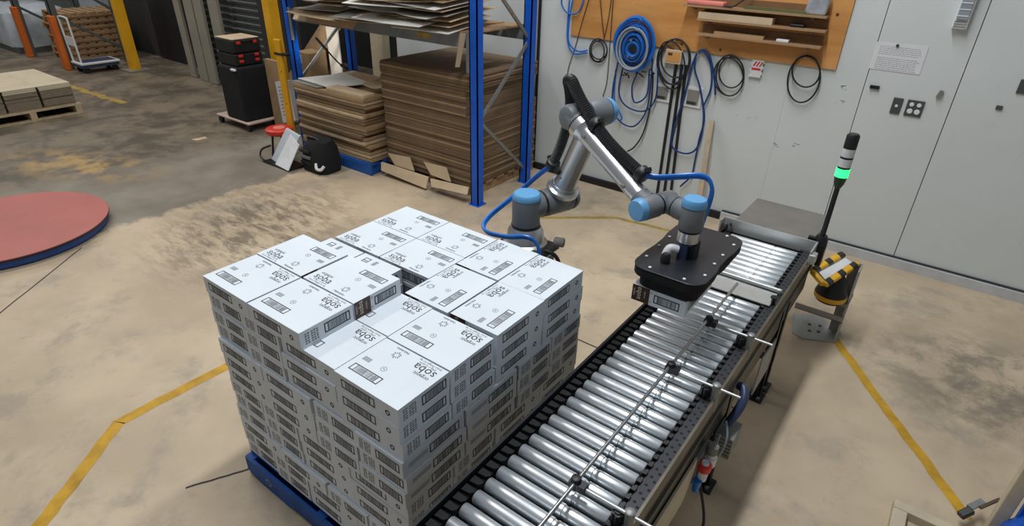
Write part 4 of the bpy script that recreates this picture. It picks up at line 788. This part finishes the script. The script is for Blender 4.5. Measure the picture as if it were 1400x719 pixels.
# toolboxes on a dolly
tb = thing('tool_trolley', 'tall black stacked tool trolley with red latches by the yellow column', 'toolbox', (-8.3, 4.65, 0))
MB().box(-8.78, -7.93, 4.42, 4.92, .1, .13).build('dolly', 'dollyc', tb, bevel=.01)
for x in (-8.72, -8.0):
    for y in (4.46, 4.88): MB().cyl((x, y-.02, .05), (x, y+.02, .05), .05, 14).build('caster', 'black', tb, smooth=True)
MB().box(-8.5, -8.0, 4.44, 4.92, .13, .88).build('body', 'cloth', tb, bevel=.03); MB().box(-8.48, -8.04, 4.47, 4.89, .885, 1.05).build('middle_case', 'black', tb, bevel=.02); MB().box(-8.48, -8.04, 4.47, 4.89, 1.055, 1.23).build('top_case', 'black', tb, bevel=.02)
MB().box(-8.47, -8.05, 4.48, 4.88, 1.23, 1.245).build('lid_panel', 'card2', tb, bevel=.006)
for z_ in (.95, 1.02, 1.19):
    for y in (4.56, 4.8): MB().box(-8.045, -8.025, y-.03, y+.03, z_-.018, z_+.018).build('latch', 'redp', tb, bevel=.006)
a = MB(); a.tube([(-8.04, 4.6, 1.2), (-8.0, 4.6, 1.215), (-8.0, 4.76, 1.215), (-8.04, 4.76, 1.2)], .01); a.build('handle', 'black', tb); MB().box(-8.1, -8.0, 4.40, 4.44, .84, .87).build('side_clip', 'white', tb, bevel=.01)
# red stool, bags
st = thing('stool', 'low round red topped stool next to the black tool bag', 'stool', (-7.0, 4.2, 0)); c_ = V((-6.82, 4.2, -.06))
MB().lathe(c_+Z1*.33, Z1, [(0, .15), (.02, .17), (.06, .17), (.075, .15)], 28).build('seat', 'redp', st, smooth=True); MB().lathe(c_+Z1*.405, Z1, [(0, .075), (.003, .075)], 20).build('seat_disc', 'pink', st)
for k in range(3): an = k*2.094+.4; MB().cyl(c_+V((cos(an)*.1, sin(an)*.1, .335)), c_+V((cos(an)*.14, sin(an)*.14, .06)), .014, 8).build('leg', 'black', st)
bg = thing('tool_bag', 'black cloth tool bag slumped in front of the sagging card stack', 'bag', (-6.05, 4.15, 0)); bm2 = MB()
prof = [(0, .0, .22, .17), (.13, .0, .235, .18), (.29, .01, .21, .15), (.38, .03, .16, .10), (.41, .03, .07, .04)]
vs, fs = [], []; c_ = V((-5.97, 4.17, 0)); n = 18
for z_, dx, rx, ry in prof:
    for k in range(n):
        t = 2*pi*k/n; sx, sy = cos(t), sin(t); ee = .6; vs.append(c_+V((dx+rx*math.copysign(abs(sx)**ee, sx), ry*math.copysign(abs(sy)**ee, sy), z_+.012*sin(3*t))))
for j in range(len(prof)-1):
    for k in range(n): fs.append((j*n+k, j*n+(k+1) % n, (j+1)*n+(k+1) % n, (j+1)*n+k))
fs.append(tuple(range(n))[::-1]); fs.append(tuple((len(prof)-1)*n+k for k in range(n))); bm2.add(vs, fs); ob = bm2.build('body', 'cloth', bg, smooth=True)
for k in range(3): MB().box(-6.12, -5.94, 3.98, 4.01, .1+.07*k, .135+.07*k).build('strap', 'greyink' if k == 1 else 'black', bg, bevel=.004)
MB().tube(spline([c_+V((-.13, -.02, .33)), c_+V((-.1, -.08, .4)), c_+V((.06, -.08, .41)), c_+V((.12, -.02, .33))]), .014).build('handle', 'black', bg, smooth=True)
MB().tube(spline([c_+V((.12, -.165, .14)), c_+V((.15, -.19, .09)), c_+V((.2, -.17, .08)), c_+V((.22, -.13, .12))]), .018).build('white_clip', 'white', bg, smooth=True)
cb = thing('plastic_scoop', 'open clear and white plastic bin lying beside the black tool bag', 'bin', (-6.55, 4.0, 0))
MB().prism([V((-6.70, 3.95, .02)), V((-6.26, 3.86, .02)), V((-6.26, 4.1, .36)), V((-6.60, 4.15, .38))], (.0, .03, .01)).build('clear_side', 'clear', cb); MB().prism([V((-6.50, 3.88, .02)), V((-6.18, 3.84, .02)), V((-6.20, 4.05, .28)), V((-6.42, 4.1, .36))], (0, -.012, 0)).build('white_side', 'white', cb)
MB().box(-6.72, -6.2, 3.84, 4.1, 0, .02).build('black_base', 'black', cb)
MB().tube(spline([(-6.70, 3.86, .02), (-6.79, 3.86, .06), (-6.79, 3.9, .14), (-6.70, 3.97, .19)]), .012).build('handle', 'black', cb, smooth=True)

# ------------------------------------------------------------ turntable
tt = thing('turntable', 'round pallet wrapping turntable with a faded red top and blue rim', 'turntable', (-6.73, 1.2, 0)); c_ = V((-6.7325, 1.2037, 0))
MB().lathe(c_, Z1, [(0, .77), (.02, .79), (.078, .795)], 72).build('rim', 'tblue', tt, smooth=True); MB().lathe(c_+Z1*.078, Z1, [(0, .805), (.006, .812), (.016, .812)], 72).build('disc_edge', 'black', tt, smooth=True); MB().lathe(c_+Z1*.094, Z1, [(0, .81), (.006, .808)], 72).build('top_plate', 'red', tt, smooth=True)
# ------------------------------------------------------------ loaded pallet at left
lp = thing('pallet', 'pale timber pallet carrying cream flat card bundles at the far left', 'pallet', (-11.4, 2.9, 0)); X0, X1_, Ya, Yb = -12.3, -10.72, 2.0, 3.36
a0 = V((0, 0, 0))
for y in (2.02, 2.68, 3.27): MB().box(X0, X1_, y, y+.08, .022, .13).build('bearer', 'woodp', lp)
for k in range(6): x = X1_-.1-k*.28; MB().box(x, x+.1, Ya, Yb, .13, .152).build('deck_board', 'woodp', lp)
for k in range(3): x = X1_-.1-k*.7; MB().box(x, x+.1, Ya, Yb, 0, .022).build('bottom_board', 'woodp', lp)
for k, (y0_, y1_) in enumerate(((2.02, 2.44), (2.46, 2.88), (2.9, 3.32))):
    o = thing('card_bundle', 'bundle of flat cream cartons on the far left pallet, %s from the left' % ORD[k+1], 'carton', (-11.5, (y0_+y1_)/2, .152)); z_ = .153; j = 0
    while z_ < .43: MB().box(-12.22+R.uniform(-.01, .01), -10.78+R.uniform(-.012, .008), y0_+R.uniform(0, .01), y1_-R.uniform(0, .01), z_, z_+.025).build('flat_carton', 'pside' if z_ < .40 else 'pcard', o); z_ += .0275; j += 1
    MB().box(-12.2, -10.79, (y0_ if k else y0_), y1_+(.018 if k < 2 else 0), z_, z_+.006).build('top_sheet', 'pcard', o)

# ------------------------------------------------------------ orange-footed rack at the far left
r2 = thing('pallet_rack', 'grey pallet rack with orange feet guards at the far left', 'rack', (-14, 5, 0))
for x in (-16.25, -14.3):
    for y in (4.5, 5.6):
        post(x, y, .13, .11, 'rackg', 3.0, r2)
    MB().box(x-.1, x+.1, 4.4, 4.5, 0, 1.0).build('foot_guard', 'orange', r2, bevel=.02)
    for z0, z1 in ((.25, 1.0), (1.0, 1.8)): MB().bar((x, 5.58, z0), (x, 4.52, z1), .05, .03, up=(1, 0, 0)).build('brace', 'rackg', r2)

# stack of wooden pallets
for k in range(8):
    zb = k*.118; jx, jy = R.uniform(-.03, .03), R.uniform(-.03, .03)
    o = thing('wooden_pallet', 'weathered wooden pallet, %s from the bottom of the stack behind the orange guards' % ORD[k+1], 'pallet', (-15.5, 5.4, zb), 'stacked wooden pallets')
    x0, x1, y0_, y1_ = -16.0+jx, -15.0+jx, 4.82+jy, 5.98+jy; 
    for q_ in range(3): x = x0+q_*(x1-x0-.1)/2; MB().box(x, x+.1, y0_, y1_, zb+.0, zb+.088).build('bearer', 'wood', o)
    for q_ in range(7): y = y0_+q_*(y1_-y0_-.12)/6; MB().box(x0, x1+.02, y, y+.12, zb+.089, zb+.110).build('deck_board', 'wood', o)
    MB().box(x1+.0005, x1+.02, y0_, y1_, zb+.03, zb+.085).build('side_board', 'wood', o)
# wrapped load
wl = thing('wrapped_load', 'pallet load in white stretch wrap at the far left edge', 'load', (-17.5, 4.9, 0)); a = MB(); n = 6
vs = []; fs = []
for j, (z_, s_) in enumerate(((.12, 1), (.3, 1.01), (.55, .99), (.8, .97), (.86, .9), (.95, .55))):
    for k in range(24):
        t = 2*pi*k/24; ee = .35; sx, sy = cos(t), sin(t); vs.append(V((-17.55+.85*s_*math.copysign(abs(sx)**ee, sx)+R.uniform(-.015, .015), 5.0+.62*s_*math.copysign(abs(sy)**ee, sy)+R.uniform(-.015, .015), z_+R.uniform(-.02, .02))))
for j in range(5):
    for k in range(24): fs.append((j*24+k, j*24+(k+1) % 24, (j+1)*24+(k+1) % 24, (j+1)*24+k))
fs.append(tuple(range(24))[::-1]); fs.append(tuple(5*24+k for k in range(24))); a.add(vs, fs); a.build('wrapped_goods', 'wrap', wl, smooth=True); MB().box(-18.4, -16.72, 4.4, 5.6, .0, .13).build('base_pallet', 'rackg', wl)
tag(MB().box(-18.6, -16.9, 6.3, 7.3, 0, 1.1).build('wrapped_load', 'wrap', bevel=.06), 'second white wrapped load behind the left wrapped load', 'load')
# platform trolley
tr = thing('platform_trolley', 'blue platform trolley with a white frame handle beside the yellow column', 'trolley', (-13.8, 4.85, 0)); T0, T1, U0, U1 = -14.05, -13.58, 4.46, 5.16
MB().box(T0, T1, U0, U1, .16, .2).build('deck_rim', 'white', tr, bevel=.01); MB().box(T0+.05, T1-.05, U0+.05, U1-.05, .2, .204).build('deck_mat', 'darkblue', tr); MB().box(T0+.02, T1-.02, U0+.02, U1-.02, .1, .16).build('chassis', 'darkblue', tr)
for x in (T0+.07, T1-.07):
    for y in (U0+.1, U1-.1): MB().cyl((x-.02, y, .055), (x+.02, y, .055), .055, 14).build('wheel', 'black', tr, smooth=True)
a = MB(); a.tube(spline([(T0+.03, U0+.04, .2), (T0-.03, U0+.04, .9), (T0, U0+.04, 1.0), (T1-.15, U0+.04, 1.0), (T1-.1, U0+.04, .9), (T1-.08, U0+.04, .2)], 5), .018); a.build('handle', 'white', tr, smooth=True); MB().box(T0, T1-.1, U0+.03, U0+.05, .5, .66).build('handle_panel', 'white', tr)

# ------------------------------------------------------------ cream stand at the lower right
sd = thing('steel_stand', 'scratched cream steel stand on the floor at the lower right corner', 'stand', (.6, 2.9, 0))
fc = atz(1224, 681, .05); fx, fy = fc.x, fc.y; MB().box(fx, fx+.065, 2.2, fy-.062, 0.0, .05).build('side_foot', 'cream', sd, bevel=.004); MB().box(fx, fx+.42, fy-.06, fy, 0, .05).build('front_foot', 'cream', sd, bevel=.004)
MB().box(.745, .80, 2.90, 2.955, .0, 1.1).build('post', 'cream', sd, bevel=.004)
MB().box(.812, .862, 2.88, 2.91, .12, 1.1).build('blue_sleeve', 'blue', sd, bevel=.004)
a = MB()
for k in range(9):
    z_ = .25+k*.07+(.03 if k > 4 else 0); a.box(.828, .828+R.uniform(.006, .012), 2.8788, 2.8796, z_, z_+R.uniform(.008, .018))
a.build('white_lettering', 'white', sd)['kind'] = 'stuff'
tc_ = thing('clamp', 'small black and silver clamp at the foot of the cream stand', 'clamp', (.68, 3.06, .05)); MB().bar((.66, 3.0, .065), (.70, 3.05, .09), .04, .03).build('grip', 'black', tc_, bevel=.006); MB().bar((.69, 3.06, .09), (.74, 3.14, .1), .03, .012).build('jaw', 'galv', tc_); MB().bar((.73, 3.08, .1), (.80, 3.17, .13), .014, .012).build('pin', 'tanhose', tc_)
bc_ = atz(1416, 730, .3); bc_.z = 0
bb = thing('plastic_bag', 'crumpled blue plastic bag hanging at the lower right corner', 'bag', bc_); a = MB(); vs = []; fs = []
for j, (z_, s_) in enumerate(((.0, .7), (.1, 1), (.26, 1.05), (.38, .8), (.44, .4))):
    for k in range(16): t = 2*pi*k/16; rr_ = s_*(1+R.uniform(-.18, .18)); vs.append(bc_+V((.10*rr_*cos(t), .12*rr_*sin(t), z_*.85+R.uniform(-.02, .02))))
for j in range(4):
    for k in range(16): fs.append((j*16+k, j*16+(k+1) % 16, (j+1)*16+(k+1) % 16, (j+1)*16+k))
fs.append(tuple(range(16))[::-1]); fs.append(tuple(4*16+k for k in range(16))); a.add(vs, fs); a.build('bag_body', 'blue', bb, smooth=True)
# small litter
p = atz(273, 190); tag(MB().prism([p+V((-.06, -.09, .001)), p+V((.05, -.07, .001)), p+V((.06, .08, .001)), p+V((-.04, .1, .001))], (0, 0, .004)).build('card_scrap', 'card2'), 'yellowish card scrap lying on the grey floor', 'scrap')
